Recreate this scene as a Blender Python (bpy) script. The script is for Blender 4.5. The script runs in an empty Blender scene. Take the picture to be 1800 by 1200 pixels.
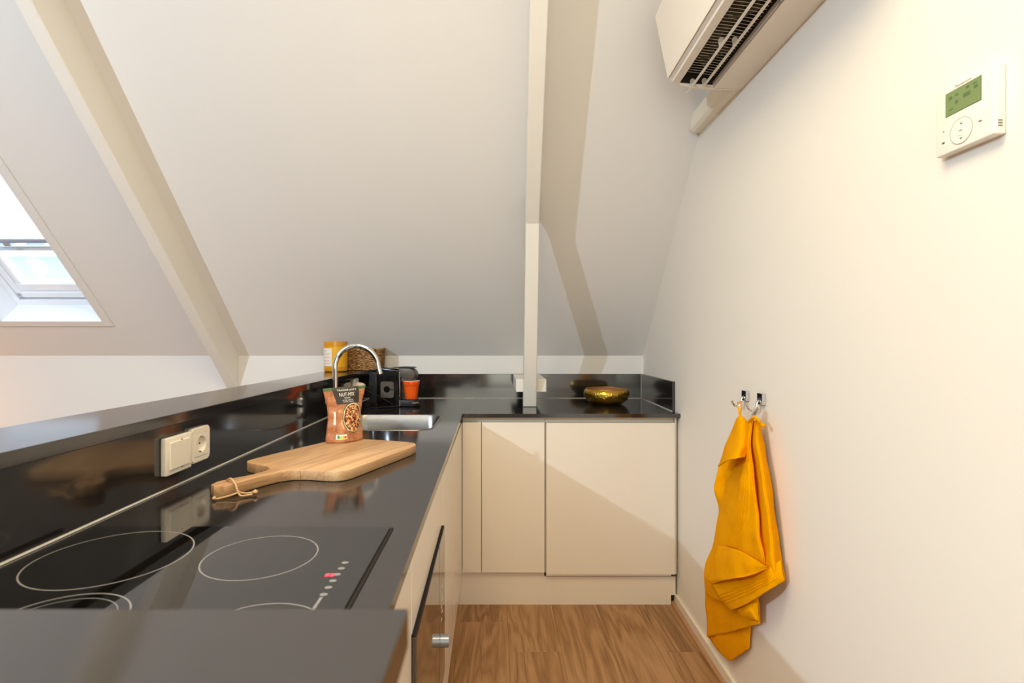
import bpy, bmesh, math, random
from mathutils import Vector, Matrix, noise
from mathutils.geometry import tessellate_polygon
random.seed(7)
C = bpy.context.scene.collection
PI = math.pi
F, UX, VY, H = 920.0, 870.0, 600.0, 1.2325   # focal length and vanishing point (px), eye height (m)

# ------------------------------------------------------------------ camera, world, lights
cam_d = bpy.data.cameras.new('camera')
cam = bpy.data.objects.new('camera', cam_d); C.objects.link(cam)
cam.location = (0, 0, H); cam.rotation_euler = (PI/2, 0, 0)
cam_d.sensor_width = 36; cam_d.lens = 36*F/1800
cam_d.shift_x = (900-UX)/1800; cam_d.shift_y = 0
cam_d.clip_start = 0.02
cam_d.dof.use_dof = True; cam_d.dof.focus_distance = 1.9; cam_d.dof.aperture_fstop = 6.3
S = bpy.context.scene
S.camera = cam
S.view_settings.view_transform = 'Standard'; S.view_settings.look = 'None'
S.view_settings.gamma = 1; S.view_settings.use_curve_mapping = False
S.view_settings.exposure = 0.0
S.cycles.use_denoising = True
S.cycles.max_bounces = 14; S.cycles.diffuse_bounces = 8; S.cycles.glossy_bounces = 6
S.cycles.transmission_bounces = 8; S.cycles.transparent_max_bounces = 8
S.cycles.sample_clamp_indirect = 8; S.cycles.caustics_refractive = False; S.cycles.caustics_reflective = False

w = bpy.data.worlds.new('world'); S.world = w; w.use_nodes = True
w.node_tree.nodes['Background'].inputs[0].default_value = (0.80, 0.90, 1.0, 1)
w.node_tree.nodes['Background'].inputs[1].default_value = 3.6

def lamp(name, kind, loc, energy, color, size=0.04, rot=None, sy=None):
    d = bpy.data.lights.new(name, kind); d.energy = energy; d.color = color
    if kind == 'POINT': d.shadow_soft_size = size
    if kind == 'AREA':
        d.size = size
        if sy: d.shape = 'RECTANGLE'; d.size_y = sy
    o = bpy.data.objects.new(name, d); C.objects.link(o); o.location = loc
    if rot: o.rotation_euler = rot
    return o
WARM = (1.0, 0.80, 0.55)
lamp('living_room_lamp', 'POINT', (-2.4, -0.85, 2.26), 232, (0.67, 0.83, 1.0), 0.03)
lamp('kitchen_spot', 'POINT', (-1.05, -0.75, 2.6), 9.5, (1.0, 1.0, 0.87), 0.03)
lamp('corner_table_lamp', 'POINT', (-3.3, 2.70, 0.76), 4.5, (1.0, 0.42, 0.12), 0.08)
lamp('ceiling_fill', 'AREA', (-0.25, 0.5, 2.72), 39, (1.0, 0.82, 0.52), 0.9, (0, 0, 0), 0.9)  # soft fill added over the aisle; no such fitting is known
lamp('rear_fill', 'AREA', (-0.1, -2.0, 1.45), 28, (1.0, 0.98, 0.82), 1.6, (PI/2, 0, 0), 1.8)  # unseen area fill added behind the camera to brighten the cabinet fronts
lamp('left_fill', 'AREA', (-4.3, 1.3, 1.9), 1.8, (1.0, 0.83, 0.6), 1.4, (0, -PI/2*0.85, 0), 1.8)  # broad side fill added from the left, standing for no actual window

# ------------------------------------------------------------------ helpers
def lin(c):
    return tuple((x/255/12.92 if x/255 <= 0.04045 else ((x/255+0.055)/1.055)**2.4) for x in c)

def mat(name, col, rough=0.5, metal=0.0, spec=0.5, bump=0.0, bscale=200, var=0.0, vscale=6, coat=0, emit=None, trans=0, alpha=1, ior=1.45, sheen=0):
    m = bpy.data.materials.new(name); m.use_nodes = True
    nt = m.node_tree; b = nt.nodes['Principled BSDF']
    c = lin(col)
    b.inputs['Base Color'].default_value = (*c, 1)
    b.inputs['Roughness'].default_value = rough; b.inputs['Metallic'].default_value = metal
    b.inputs['Specular IOR Level'].default_value = spec
    b.inputs['Coat Weight'].default_value = coat; b.inputs['Coat Roughness'].default_value = 0.05
    b.inputs['Transmission Weight'].default_value = trans; b.inputs['IOR'].default_value = ior
    b.inputs['Alpha'].default_value = alpha
    b.inputs['Sheen Weight'].default_value = sheen
    if emit:
        b.inputs['Emission Color'].default_value = (*lin(emit[0]), 1); b.inputs['Emission Strength'].default_value = emit[1]
    if bump or var:
        tc = nt.nodes.new('ShaderNodeTexCoord')
    if bump:
        n = nt.nodes.new('ShaderNodeTexNoise'); n.inputs['Scale'].default_value = bscale; n.inputs['Detail'].default_value = 4
        nt.links.new(tc.outputs['Object'], n.inputs['Vector'])
        bp = nt.nodes.new('ShaderNodeBump'); bp.inputs['Strength'].default_value = bump; bp.inputs['Distance'].default_value = 0.002
        nt.links.new(n.outputs['Fac'], bp.inputs['Height']); nt.links.new(bp.outputs['Normal'], b.inputs['Normal'])
    if var:
        n2 = nt.nodes.new('ShaderNodeTexNoise'); n2.inputs['Scale'].default_value = vscale; n2.inputs['Detail'].default_value = 5
        nt.links.new(tc.outputs['Object'], n2.inputs['Vector'])
        mx = nt.nodes.new('ShaderNodeMix'); mx.data_type = 'RGBA'
        mx.inputs['A'].default_value = (*[x*(1-var) for x in c], 1); mx.inputs['B'].default_value = (*[min(1, x*(1+var)) for x in c], 1)
        nt.links.new(n2.outputs['Fac'], mx.inputs['Factor']); nt.links.new(mx.outputs['Result'], b.inputs['Base Color'])
    return m

def wood(name, cols, stretch=(14, 1.2, 14), scale=1.0, rough=0.45, rings=True, bump=0.1):
    """grain running along local Y: stretched noise plus distorted bands"""
    m = bpy.data.materials.new(name); m.use_nodes = True
    nt = m.node_tree; L = nt.links; b = nt.nodes['Principled BSDF']; b.inputs['Roughness'].default_value = rough
    tc = nt.nodes.new('ShaderNodeTexCoord'); oi = nt.nodes.new('ShaderNodeObjectInfo')
    add = nt.nodes.new('ShaderNodeVectorMath'); add.operation = 'MULTIPLY_ADD'
    add.inputs[0].default_value = (1, 1, 1)
    sc = nt.nodes.new('ShaderNodeVectorMath'); sc.operation = 'SCALE'; sc.inputs['Scale'].default_value = 37.0
    cb = nt.nodes.new('ShaderNodeCombineXYZ')
    for k in range(3): L.new(oi.outputs['Random'], cb.inputs[k])
    L.new(cb.outputs[0], sc.inputs[0])
    off = nt.nodes.new('ShaderNodeVectorMath'); off.operation = 'ADD'
    L.new(tc.outputs['Object'], off.inputs[0]); L.new(sc.outputs[0], off.inputs[1])
    mp = nt.nodes.new('ShaderNodeMapping'); mp.inputs['Scale'].default_value = [s*scale for s in stretch]
    L.new(off.outputs[0], mp.inputs['Vector'])
    n1 = nt.nodes.new('ShaderNodeTexNoise'); n1.inputs['Scale'].default_value = 1.0; n1.inputs['Detail'].default_value = 3; n1.inputs['Distortion'].default_value = 0.6
    L.new(mp.outputs[0], n1.inputs['Vector'])
    mul = nt.nodes.new('ShaderNodeMath'); mul.operation = 'MULTIPLY'; mul.inputs[1].default_value = 15.0 if rings else 4
    L.new(n1.outputs['Fac'], mul.inputs[0])
    fr = nt.nodes.new('ShaderNodeMath'); fr.operation = 'PINGPONG'; fr.inputs[1].default_value = 1.0
    L.new(mul.outputs[0], fr.inputs[0])
    mp2 = nt.nodes.new('ShaderNodeMapping'); mp2.inputs['Scale'].default_value = (180*scale, 7*scale, 180*scale)
    L.new(off.outputs[0], mp2.inputs['Vector'])
    n2 = nt.nodes.new('ShaderNodeTexNoise'); n2.inputs['Scale'].default_value = 1.0; n2.inputs['Detail'].default_value = 3
    L.new(mp2.outputs[0], n2.inputs['Vector'])
    mixf = nt.nodes.new('ShaderNodeMath'); mixf.operation = 'MULTIPLY_ADD'; mixf.inputs[1].default_value = 0.42
    L.new(fr.outputs[0], mixf.inputs[0])
    m2 = nt.nodes.new('ShaderNodeMath'); m2.operation = 'MULTIPLY'; m2.inputs[1].default_value = 0.66
    L.new(n2.outputs['Fac'], m2.inputs[0]); L.new(m2.outputs[0], mixf.inputs[2])
    n3 = nt.nodes.new('ShaderNodeTexNoise'); n3.inputs['Scale'].default_value = 0.35; n3.inputs['Detail'].default_value = 2
    L.new(mp.outputs[0], n3.inputs['Vector'])
    m3 = nt.nodes.new('ShaderNodeMath'); m3.operation = 'MULTIPLY_ADD'; m3.inputs[1].default_value = 0.5
    L.new(n3.outputs['Fac'], m3.inputs[0]); L.new(mixf.outputs[0], m3.inputs[2])
    rp = nt.nodes.new('ShaderNodeValToRGB')
    els = rp.color_ramp.elements
    els[0].position = 0.3; els[0].color = (*lin(cols[0]), 1); els[1].position = 1.0; els[1].color = (*lin(cols[2]), 1)
    e = els.new(0.65); e.color = (*lin(cols[1]), 1)
    L.new(m3.outputs[0], rp.inputs['Fac']); L.new(rp.outputs['Color'], b.inputs['Base Color'])
    bp = nt.nodes.new('ShaderNodeBump'); bp.inputs['Strength'].default_value = bump; bp.inputs['Distance'].default_value = 0.001
    L.new(n2.outputs['Fac'], bp.inputs['Height']); L.new(bp.outputs['Normal'], b.inputs['Normal'])
    return m

def worldloc(o):
    v = Vector((0, 0, 0))
    while o: v += o.location; o = o.parent
    return v

def tag(o, label=None, cat=None, group=None, kind=None):
    if label: o['label'] = label
    if cat: o['category'] = cat
    if group: o['group'] = group
    if kind: o['kind'] = kind
    return o

def root(name, loc, label, cat=None, group=None, kind=None, rz=0):
    o = bpy.data.objects.new(name, None); C.objects.link(o); o.location = loc; o.rotation_euler = (0, 0, rz)
    o.empty_display_size = 0.05
    return tag(o, label, cat, group, kind)

def obj(name, bm, m, parent=None, smooth=False, local=False):
    """link a bmesh as one object; verts are given in world space unless local"""
    if parent is not None and not local:
        bmesh.ops.translate(bm, verts=bm.verts, vec=-worldloc(parent))
    me = bpy.data.meshes.new(name); bm.normal_update(); bm.to_mesh(me); bm.free()
    if smooth: me.polygons.foreach_set('use_smooth', [True]*len(me.polygons))
    me.materials.append(m)
    o = bpy.data.objects.new(name, me); C.objects.link(o)
    if parent is not None: o.parent = parent
    return o

def smooth_by_angle(o, ang=35):
    bm = bmesh.new(); bm.from_mesh(o.data)
    for e in bm.edges:
        e.smooth = not (len(e.link_faces) == 2 and e.calc_face_angle(0) > math.radians(ang))
    for f in bm.faces: f.smooth = True
    bm.to_mesh(o.data); bm.free()
    return o

def bx(bm, x0, x1, y0, y1, z0, z1, bev=0.0, seg=2):
    vs = [bm.verts.new(p) for p in ((x0,y0,z0),(x1,y0,z0),(x1,y1,z0),(x0,y1,z0),(x0,y0,z1),(x1,y0,z1),(x1,y1,z1),(x0,y1,z1))]
    fs = [bm.faces.new([vs[i] for i in q]) for q in ((0,3,2,1),(4,5,6,7),(0,1,5,4),(1,2,6,5),(2,3,7,6),(3,0,4,7))]
    if bev:
        es = list({e for f in fs for e in f.edges})
        bmesh.ops.bevel(bm, geom=es, offset=bev, segments=seg, affect='EDGES', profile=0.5)
    return bm

def box(name, b, m, parent=None, bev=0.0, seg=2, local=False):
    bm = bmesh.new(); bx(bm, *b, bev=bev, seg=seg)
    return obj(name, bm, m, parent, local=local)

def hexa(bm, p):
    """8 points: bottom ring 4, top ring 4"""
    vs = [bm.verts.new(q) for q in p]
    for q in ((0,3,2,1),(4,5,6,7),(0,1,5,4),(1,2,6,5),(2,3,7,6),(3,0,4,7)): bm.faces.new([vs[i] for i in q])
    bmesh.ops.recalc_face_normals(bm, faces=bm.faces)
    return bm

def prism(bm, outline, lo, hi, f, bev=0.0, seg=2, holes=()):
    """extrude 2-D outline (with holes) between lo and hi; f maps (a, b, c) to 3-D"""
    loops = [outline]+list(holes)
    flat = [p for l in loops for p in l]
    tris = tessellate_polygon([[Vector((a, b, 0)) for a, b in l] for l in loops])
    vb = [bm.verts.new(f(a, b, lo)) for a, b in flat]; vt = [bm.verts.new(f(a, b, hi)) for a, b in flat]
    if len(loops) == 1:
        fb = [bm.faces.new(vb[::-1])]; ft = [bm.faces.new(vt)]
    else:
        for t in tris:
            bm.faces.new([vb[i] for i in t][::-1]); bm.faces.new([vt[i] for i in t])
    k = 0
    for l in loops:
        n = len(l)
        for i in range(n):
            a, b2 = k+i, k+(i+1) % n
            bm.faces.new((vb[a], vb[b2], vt[b2], vt[a]))
        k += n
    bmesh.ops.recalc_face_normals(bm, faces=bm.faces)
    if bev and len(loops) == 1:
        es = [e for e in ft[0].edges]+[e for e in fb[0].edges]
        bmesh.ops.bevel(bm, geom=es, offset=bev, segments=seg, affect='EDGES', profile=0.5)
    return bm

def lathe(bm, prof, cx=0, cy=0, cz=0, n=32, f=None, cap=True):
    """revolve (r, z) profile about z; f optional radius modifier f(r, z, angle)"""
    rings = []
    for r, z in prof:
        ring = []
        for i in range(n):
            a = 2*PI*i/n; rr = f(r, z, a) if f else r
            ring.append(bm.verts.new((cx+rr*math.cos(a), cy+rr*math.sin(a), cz+z)))
        rings.append(ring)
    for a, b in zip(rings, rings[1:]):
        for i in range(n): bm.faces.new((a[i], a[(i+1) % n], b[(i+1) % n], b[i]))
    if cap and prof[0][0] > 1e-6: bm.faces.new(rings[0][::-1])
    if cap and prof[-1][0] > 1e-6: bm.faces.new(rings[-1])
    bmesh.ops.remove_doubles(bm, verts=bm.verts, dist=1e-6)
    bmesh.ops.recalc_face_normals(bm, faces=bm.faces)
    return bm

def tube(bm, pts, r, n=10, closed=False, flat=1.0):
    pts = [Vector(p) for p in pts]; N = len(pts); rings = []; prev = None
    for i, p in enumerate(pts):
        if closed: t = pts[(i+1) % N]-pts[i-1]
        else: t = pts[min(i+1, N-1)]-pts[max(i-1, 0)]
        t.normalize()
        if prev is None:
            up = Vector((0, 0, 1)) if abs(t.z) < 0.9 else Vector((1, 0, 0))
            nx = t.cross(up).normalized()
        else:
            nx = (prev-t*prev.dot(t)).normalized()
        prev = nx; ny = t.cross(nx)
        rr = r[i] if isinstance(r, (list, tuple)) else r
        rings.append([bm.verts.new(p+nx*math.cos(2*PI*k/n)*rr+ny*math.sin(2*PI*k/n)*rr*flat) for k in range(n)])
    rng = range(N if closed else N-1)
    for i in rng:
        a, b = rings[i], rings[(i+1) % N]
        for k in range(n): bm.faces.new((a[k], a[(k+1) % n], b[(k+1) % n], b[k]))
    if not closed: bm.faces.new(rings[0][::-1]); bm.faces.new(rings[-1])
    bmesh.ops.recalc_face_normals(bm, faces=bm.faces)
    return bm

def spline(pts, per=8, closed=False):
    pts = [Vector(p) for p in pts]; N = len(pts); out = []
    for i in range(N if closed else N-1):
        if closed: p0, p1, p2, p3 = pts[i-1], pts[i], pts[(i+1) % N], pts[(i+2) % N]
        else: p0, p1, p2, p3 = pts[max(i-1, 0)], pts[i], pts[i+1], pts[min(i+2, N-1)]
        for k in range(per):
            t = k/per
            out.append(0.5*((2*p1)+(-p0+p2)*t+(2*p0-5*p1+4*p2-p3)*t*t+(-p0+3*p1-3*p2+p3)*t**3))
    if not closed: out.append(pts[-1])
    return out

def rrect(x0, x1, y0, y1, r, n=5):
    o = []
    for cx, cy, a0 in ((x1-r, y1-r, 0), (x0+r, y1-r, PI/2), (x0+r, y0+r, PI), (x1-r, y0+r, 3*PI/2)):
        for k in range(n+1):
            a = a0+PI/2*k/n; o.append((cx+r*math.cos(a), cy+r*math.sin(a)))
    return o

def text_mesh(s, size, shear=0):
    cu = bpy.data.curves.new('lettering', 'FONT'); cu.body = s; cu.size = size; cu.align_x = 'CENTER'; cu.align_y = 'CENTER'; cu.shear = shear
    cu.resolution_u = 2
    o = bpy.data.objects.new('tmp_lettering', cu); C.objects.link(o)
    dg = bpy.context.evaluated_depsgraph_get(); dg.update()
    me = bpy.data.meshes.new_from_object(o.evaluated_get(dg))
    bpy.data.objects.remove(o); bpy.data.curves.remove(cu)
    bm = bmesh.new(); bm.from_mesh(me); bpy.data.meshes.remove(me)
    bmesh.ops.triangulate(bm, faces=bm.faces)
    return bm

def remap(bm, f):
    for v in bm.verts: v.co = Vector(f(*v.co))
    return bm

def WX(y): return 0.826+0.026*(y-1.3)          # the right wall's face (it is not quite square to the room)
SK = 1.05; KT = 1.149; KY = 3.08               # roof slope, knee wall top, knee wall face
def SZ(y): return KT+SK*(KY-y)

# ------------------------------------------------------------------ materials
M = {}
M['paint'] = mat('wall_paint', (224, 222, 219), 0.75, bump=0.06, bscale=130, spec=0.25)
M['paint_warm'] = mat('wall_paint_right', (230, 225, 216), 0.7, bump=0.06, bscale=130, spec=0.25)
M['paint_dim'] = mat('bounce_absorbing_paint', (138, 130, 120), 0.8)  # unseen walls made dark so they absorb bounced light
M['beam'] = mat('painted_beam', (226, 222, 214), 0.6, bump=0.35, bscale=60, spec=0.3)
M['front'] = mat('cabinet_front', (225, 217, 204), 0.22, spec=0.5)
M['front_matt'] = mat('cabinet_carcass', (216, 206, 188), 0.4)
M['stone'] = mat('black_composite', (34, 31, 31), 0.1, spec=0.5, var=0.35, vscale=90, ior=1.95)
M['stone_edge'] = mat('black_composite_edge', (34, 31, 29), 0.2, spec=0.5)
M['caulk'] = mat('white_silicone', (196, 194, 190), 0.4)
M['glass_black'] = mat('hob_glass', (8, 8, 9), 0.03, spec=0.5, ior=1.95)
M['print'] = mat('hob_print', (128, 126, 124), 0.4)
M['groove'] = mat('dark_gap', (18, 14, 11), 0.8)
M['led_red'] = mat('red_display', (255, 40, 60), 0.5, emit=((255, 60, 80), 2.0))
M['steel'] = mat('brushed_steel', (134, 131, 128), 0.26, 1.0, bump=0.03, bscale=400)
M['chrome'] = mat('chrome', (225, 225, 225), 0.05, 1.0)
M['white_plastic'] = mat('white_plastic', (234, 228, 216), 0.3)
M['socket_dark'] = mat('contact_metal', (120, 105, 85), 0.4, 0.8)
M['blk'] = mat('black_plastic', (14, 13, 13), 0.12, spec=0.6)
M['blk_matt'] = mat('black_matt_plastic', (24, 22, 21), 0.45)
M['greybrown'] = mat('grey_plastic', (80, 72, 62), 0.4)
M['smoke'] = mat('smoky_tank', (60, 62, 66), 0.08, trans=0.55, ior=1.3)
M['orange'] = mat('orange_glaze', (238, 92, 22), 0.25, spec=0.5)
M['cream'] = mat('white_glaze', (240, 226, 214), 0.3)
M['towel'] = mat('yellow_cotton', (236, 160, 2), 0.95, bump=0.9, bscale=330, spec=0.05, var=0.07, vscale=25)
M['tag'] = mat('white_label', (225, 218, 208), 0.8)
M['ink'] = mat('dark_ink', (52, 46, 44), 0.7)
M['jar'] = mat('yellow_wax', (226, 166, 12), 0.25, spec=0.6)
M['jar_rim'] = mat('amber_glass', (206, 142, 16), 0.12, spec=0.6)
M['pinkink'] = mat('rose_ink', (196, 150, 140), 0.8)
M['ac'] = mat('ac_plastic', (236, 228, 216), 0.35)
M['ac_grey'] = mat('ac_grey', (96, 84, 68), 0.55)
M['ac_dark'] = mat('ac_cavity', (34, 28, 20), 0.7)
M['ac_fin'] = mat('ac_fan', (96, 84, 64), 0.5)
M['duct'] = mat('trunking_plastic', (234, 226, 208), 0.4)
M['lcd'] = mat('green_lcd', (116, 134, 84), 0.3, emit=((120, 158, 84), 0.05))
M['lcd_ink'] = mat('lcd_ink', (88, 110, 66), 0.5)
M['led_green'] = mat('green_led', (190, 255, 210), 0.4, emit=((170, 255, 200), 3.0))
M['win'] = mat('white_window_frame', (236, 240, 246), 0.3)
M['win_dark'] = mat('window_gasket', (30, 34, 44), 0.6)
M['silver'] = mat('silver_fitting', (170, 176, 186), 0.35, 0.6)
M['blind_bar'] = mat('grey_blind_bar', (150, 160, 180), 0.5)
M['facade'] = mat('pale_facade', (164, 172, 188), 0.9)
M['tiles'] = mat('slate_roof', (138, 148, 168), 0.8)
M['rope'] = mat('jute_cord', (206, 168, 124), 0.9, bump=0.8, bscale=500)
M['floor'] = wood('oak_floor', ((100, 68, 39), (144, 104, 63), (170, 130, 88)), (8, 0.8, 8), 1.0, 0.4)
M['board'] = wood('mango_wood', ((136, 98, 62), (184, 144, 102), (206, 170, 130)), (13, 1.3, 13), 1.0, 0.5, rings=False, bump=0.06)
M['skirt'] = mat('white_skirting', (226, 218, 204), 0.45)
M['skirt_wood'] = wood('oak_edging', ((120, 84, 56), (164, 122, 86), (182, 142, 106)), (60, 1.2, 60), 1.0, 0.5)
M['wicker'] = mat('woven_seagrass', (150, 108, 62), 0.8, bump=0.9, bscale=160)
def straw(m):
    nt = m.node_tree; b = nt.nodes['Principled BSDF']; tc = nt.nodes.new('ShaderNodeTexCoord'); mp = nt.nodes.new('ShaderNodeMapping'); mp.inputs['Scale'].default_value = (70, 70, 260)
    n = nt.nodes.new('ShaderNodeTexNoise'); n.inputs['Scale'].default_value = 1.0; n.inputs['Detail'].default_value = 2
    r = nt.nodes.new('ShaderNodeValToRGB'); e = r.color_ramp.elements; e[0].position = 0.34; e[0].color = (*lin((58, 34, 16)), 1); e[1].position = 0.68; e[1].color = (*lin((206, 164, 108)), 1); k = e.new(0.5); k.color = (*lin((146, 102, 56)), 1)
    nt.links.new(tc.outputs['Object'], mp.inputs['Vector']); nt.links.new(mp.outputs[0], n.inputs['Vector']); nt.links.new(n.outputs['Fac'], r.inputs['Fac']); nt.links.new(r.outputs['Color'], b.inputs['Base Color'])
straw(M['wicker'])
M['brass'] = mat('hammered_brass', (196, 158, 66), 0.27, 1.0)
M['brass_in'] = mat('satin_bowl_lining', (186, 138, 104), 0.55, 0.35)

def glass_mat():
    m = bpy.data.materials.new('window_glass'); m.use_nodes = True; nt = m.node_tree
    for n in list(nt.nodes): nt.nodes.remove(n)
    o = nt.nodes.new('ShaderNodeOutputMaterial'); t = nt.nodes.new('ShaderNodeBsdfTransparent'); g = nt.nodes.new('ShaderNodeBsdfGlossy')
    t.inputs[0].default_value = (0.93, 0.96, 0.98, 1); g.inputs['Roughness'].default_value = 0.02
    mx = nt.nodes.new('ShaderNodeMixShader')
    mx.inputs[0].default_value = 0.02
    nt.links.new(t.outputs[0], mx.inputs[1]); nt.links.new(g.outputs[0], mx.inputs[2])
    nt.links.new(mx.outputs[0], o.inputs[0]); return m
M['pane'] = glass_mat()

def blind_mat():
    m = bpy.data.materials.new('white_blind_fabric'); m.use_nodes = True; nt = m.node_tree
    for n in list(nt.nodes): nt.nodes.remove(n)
    o = nt.nodes.new('ShaderNodeOutputMaterial'); t = nt.nodes.new('ShaderNodeBsdfTranslucent'); d = nt.nodes.new('ShaderNodeBsdfDiffuse')
    t.inputs[0].default_value = (0.98, 0.95, 0.90, 1); d.inputs[0].default_value = (0.85, 0.87, 0.88, 1)
    mx = nt.nodes.new('ShaderNodeMixShader'); mx.inputs[0].default_value = 0.6
    nt.links.new(d.outputs[0], mx.inputs[1]); nt.links.new(t.outputs[0], mx.inputs[2]); nt.links.new(mx.outputs[0], o.inputs[0]); return m
M['blind'] = blind_mat()

def brass_hammer(m):
    nt = m.node_tree; b = nt.nodes['Principled BSDF']
    tc = nt.nodes.new('ShaderNodeTexCoord'); v = nt.nodes.new('ShaderNodeTexVoronoi'); v.inputs['Scale'].default_value = 85
    bp = nt.nodes.new('ShaderNodeBump'); bp.inputs['Strength'].default_value = 0.45; bp.inputs['Distance'].default_value = 0.004
    nt.links.new(tc.outputs['Object'], v.inputs['Vector']); nt.links.new(v.outputs['Distance'], bp.inputs['Height']); nt.links.new(bp.outputs['Normal'], b.inputs['Normal'])
brass_hammer(M['brass'])

M['nuts'] = mat('bowl_brown_print', (98, 46, 20), 0.4)  # dark brown disc printed behind the nuts
M['bag'] = wood('printed_pouch_foil', ((128, 74, 44), (178, 114, 74), (204, 146, 104)), (30, 30, 4), 1.0, 0.3, rings=False, bump=0.0)
M['bag_dark'] = mat('pouch_label_print', (52, 46, 42), 0.35)
M['bag_green'] = mat('pouch_green_print', (72, 104, 66), 0.35)
M['bag_cream'] = mat('pouch_cream_print', (232, 214, 178), 0.4)
M['nut1'] = mat('pouch_nut_print', (222, 170, 112), 0.4)
M['nut2'] = mat('pouch_nut_print_light', (240, 206, 156), 0.4)
M['nut3'] = mat('pouch_nut_print_brown', (166, 88, 44), 0.4)
M['white_ink'] = mat('white_ink', (240, 236, 228), 0.5)
for k, c in (('ns_g', (40, 130, 80)), ('ns_l', (150, 190, 70)), ('ns_y', (244, 200, 40)), ('ns_o', (236, 130, 40)), ('ns_r', (220, 70, 40))):
    M[k] = mat('nutrition_'+k[-1], c, 0.4)

# ------------------------------------------------------------------ room shell
XL, YR, CZ = -4.6, -3.6, 2.75
YT = KY-(CZ-KT)/SK       # where the slope meets the flat ceiling
def struct(name, bm, m, label=None, parent=None):
    o = obj(name, bm, m, parent)
    return tag(o, label, kind='structure')

# floor slab with planks as children
fl = struct('floor', bx(bmesh.new(), XL, 1.0, YR, KY+0.1, -0.08, -0.012), M['groove'], 'oak laminate floor running away between the cabinets and the right wall')
pw, plen = 0.209, 1.30
pm = bmesh.new(); bx(pm, 0.0002, pw-0.0002, 0.0003, plen-0.0003, -0.012, 0, bev=0.0006, seg=1)
first = None
joint = {0: 2.08, 1: 2.62, 2: 2.45, 3: 2.08, -1: 2.3}
for i in range(-22, 4):
    x0 = 0.0565+pw*i
    j0 = joint.get(i, 1.0+((i*0.47) % 1.3))
    k = -5
    while True:
        y0 = j0+plen*k; k += 1
        if y0 > KY: break
        if y0 < YR-plen*0.9 or y0+plen > KY+1.25: continue
        if first is None:
            first = obj('plank', pm, M['floor'], fl, local=True); p = first
        else:
            p = first.copy(); C.objects.link(p); p.parent = fl
        p.location = (x0, y0, 0)
struct('wall_back', bx(bmesh.new(), XL, 0.98, KY, KY+0.12, -0.08, KT+0.06), M['paint'], 'white low wall below the sloping roof behind the sink run')
bm = bmesh.new()
ya, yb = YR, KY+0.1
hexa(bm, [(WX(ya), ya, -0.08), (WX(ya)+0.12, ya, -0.08), (WX(yb)+0.12, yb, -0.08), (WX(yb), yb, -0.08),
          (WX(ya), ya, CZ+0.1), (WX(ya)+0.12, ya, CZ+0.1), (WX(yb)+0.12, yb, CZ+0.1), (WX(yb), yb, CZ+0.1)])
struct('wall_right', bm, M['paint_warm'], 'cream painted wall on the right carrying towels, controller and air conditioner')
struct('wall_left', bx(bmesh.new(), XL-0.12, XL, YR, KY+0.1, -0.08, CZ+0.1), M['paint_dim'], 'unseen wall at the far left of the living space, darkened to soak up light')
struct('wall_rear', bx(bmesh.new(), XL-0.12, 1.05, YR-0.12, YR, -0.08, CZ+0.1), M['paint_dim'], 'unseen wall behind the viewer, darkened to soak up light')
struct('ceiling_flat', bx(bmesh.new(), XL, 0.95, YR, YT, CZ, CZ+0.1), M['paint'], 'flat white ceiling above the sloping roof')
# sloping ceiling with the skylight opening (plan coordinates x, y)
HX0, HX1, HY1, HY0 = -2.72, -2.167, 2.89, 2.08
GX0, GX1, GY1, GY0 = HX0-0.012, HX1+0.012, HY1+0.008, HY0-0.008
bm = bmesh.new()
for (x0, x1, y0, y1) in ((XL, GX0, YT, KY+0.06), (GX1, 0.97, YT, KY+0.06), (GX0, GX1, GY1, KY+0.06), (GX0, GX1, YT, GY0)):
    hexa(bm, [(x0, y0, SZ(y0)), (x1, y0, SZ(y0)), (x1, y1, SZ(y1)), (x0, y1, SZ(y1)),
              (x0, y0+0.06, SZ(y0)+0.06), (x1, y0+0.06, SZ(y0)+0.06), (x1, y1+0.06, SZ(y1)+0.06), (x0, y1+0.06, SZ(y1)+0.06)])
struct('ceiling', bm, M['paint'], 'white sloping roof surface rising from the low back wall')
# skirting on the right wall
bs = root('baseboard_right', (WX(1.2), 1.2, 0), 'low white skirting with oak edging along the foot of the right wall', kind='structure')
def wallstrip(name, y0, y1, p0, p1, z0, z1, m, parent):
    b2 = bmesh.new()
    hexa(b2, [(WX(y0)-p1, y0, z0), (WX(y0)-p0, y0, z0), (WX(y1)-p0, y1, z0), (WX(y1)-p1, y1, z0),
              (WX(y0)-p1, y0, z1), (WX(y0)-p0, y0, z1), (WX(y1)-p0, y1, z1), (WX(y1)-p1, y1, z1)])
    return obj(name, b2, m, parent)
wallstrip('skirting_board', -2.0, 2.47, 0.0, 0.012, 0.0, 0.045, M['skirt'], bs)
wallstrip('floor_edging', -2.0, 2.47, 0.012, 0.030, 0.0, 0.010, M['skirt_wood'], bs)

# ------------------------------------------------------------------ rafters and post
def rafter(name, xa_top, xb_top, xa_bot, xb_bot, y_top, y_bot, depth, label):
    r = []
    for (y, xa, xb) in ((y_bot, xa_bot, xb_bot), (y_top, xa_top, xb_top)):
        z = SZ(y)
        r += [(xa, y, z-depth), (xb, y, z-depth), (xb, y+0.02, z+0.0), (xa, y+0.02, z+0.0)]
    b2 = bmesh.new(); hexa(b2, r)
    bmesh.ops.bevel(b2, geom=b2.edges[:], offset=0.003, segments=1, affect='EDGES')
    o = obj(name, b2, M['beam']); return tag(o, label, 'beam', kind='structure')
rafter('roof_beam', -1.590, -1.533, -1.565, -1.507, 1.57, KY-0.002, 0.214, 'white painted rafter running down the slope beside the skylight')
rafter('roof_beam', 0.112, 0.173, 0.137, 0.196, 1.57, 2.36, 0.214, 'white painted rafter down the middle of the slope ending on the leaning post')
bm = bmesh.new()
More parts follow.
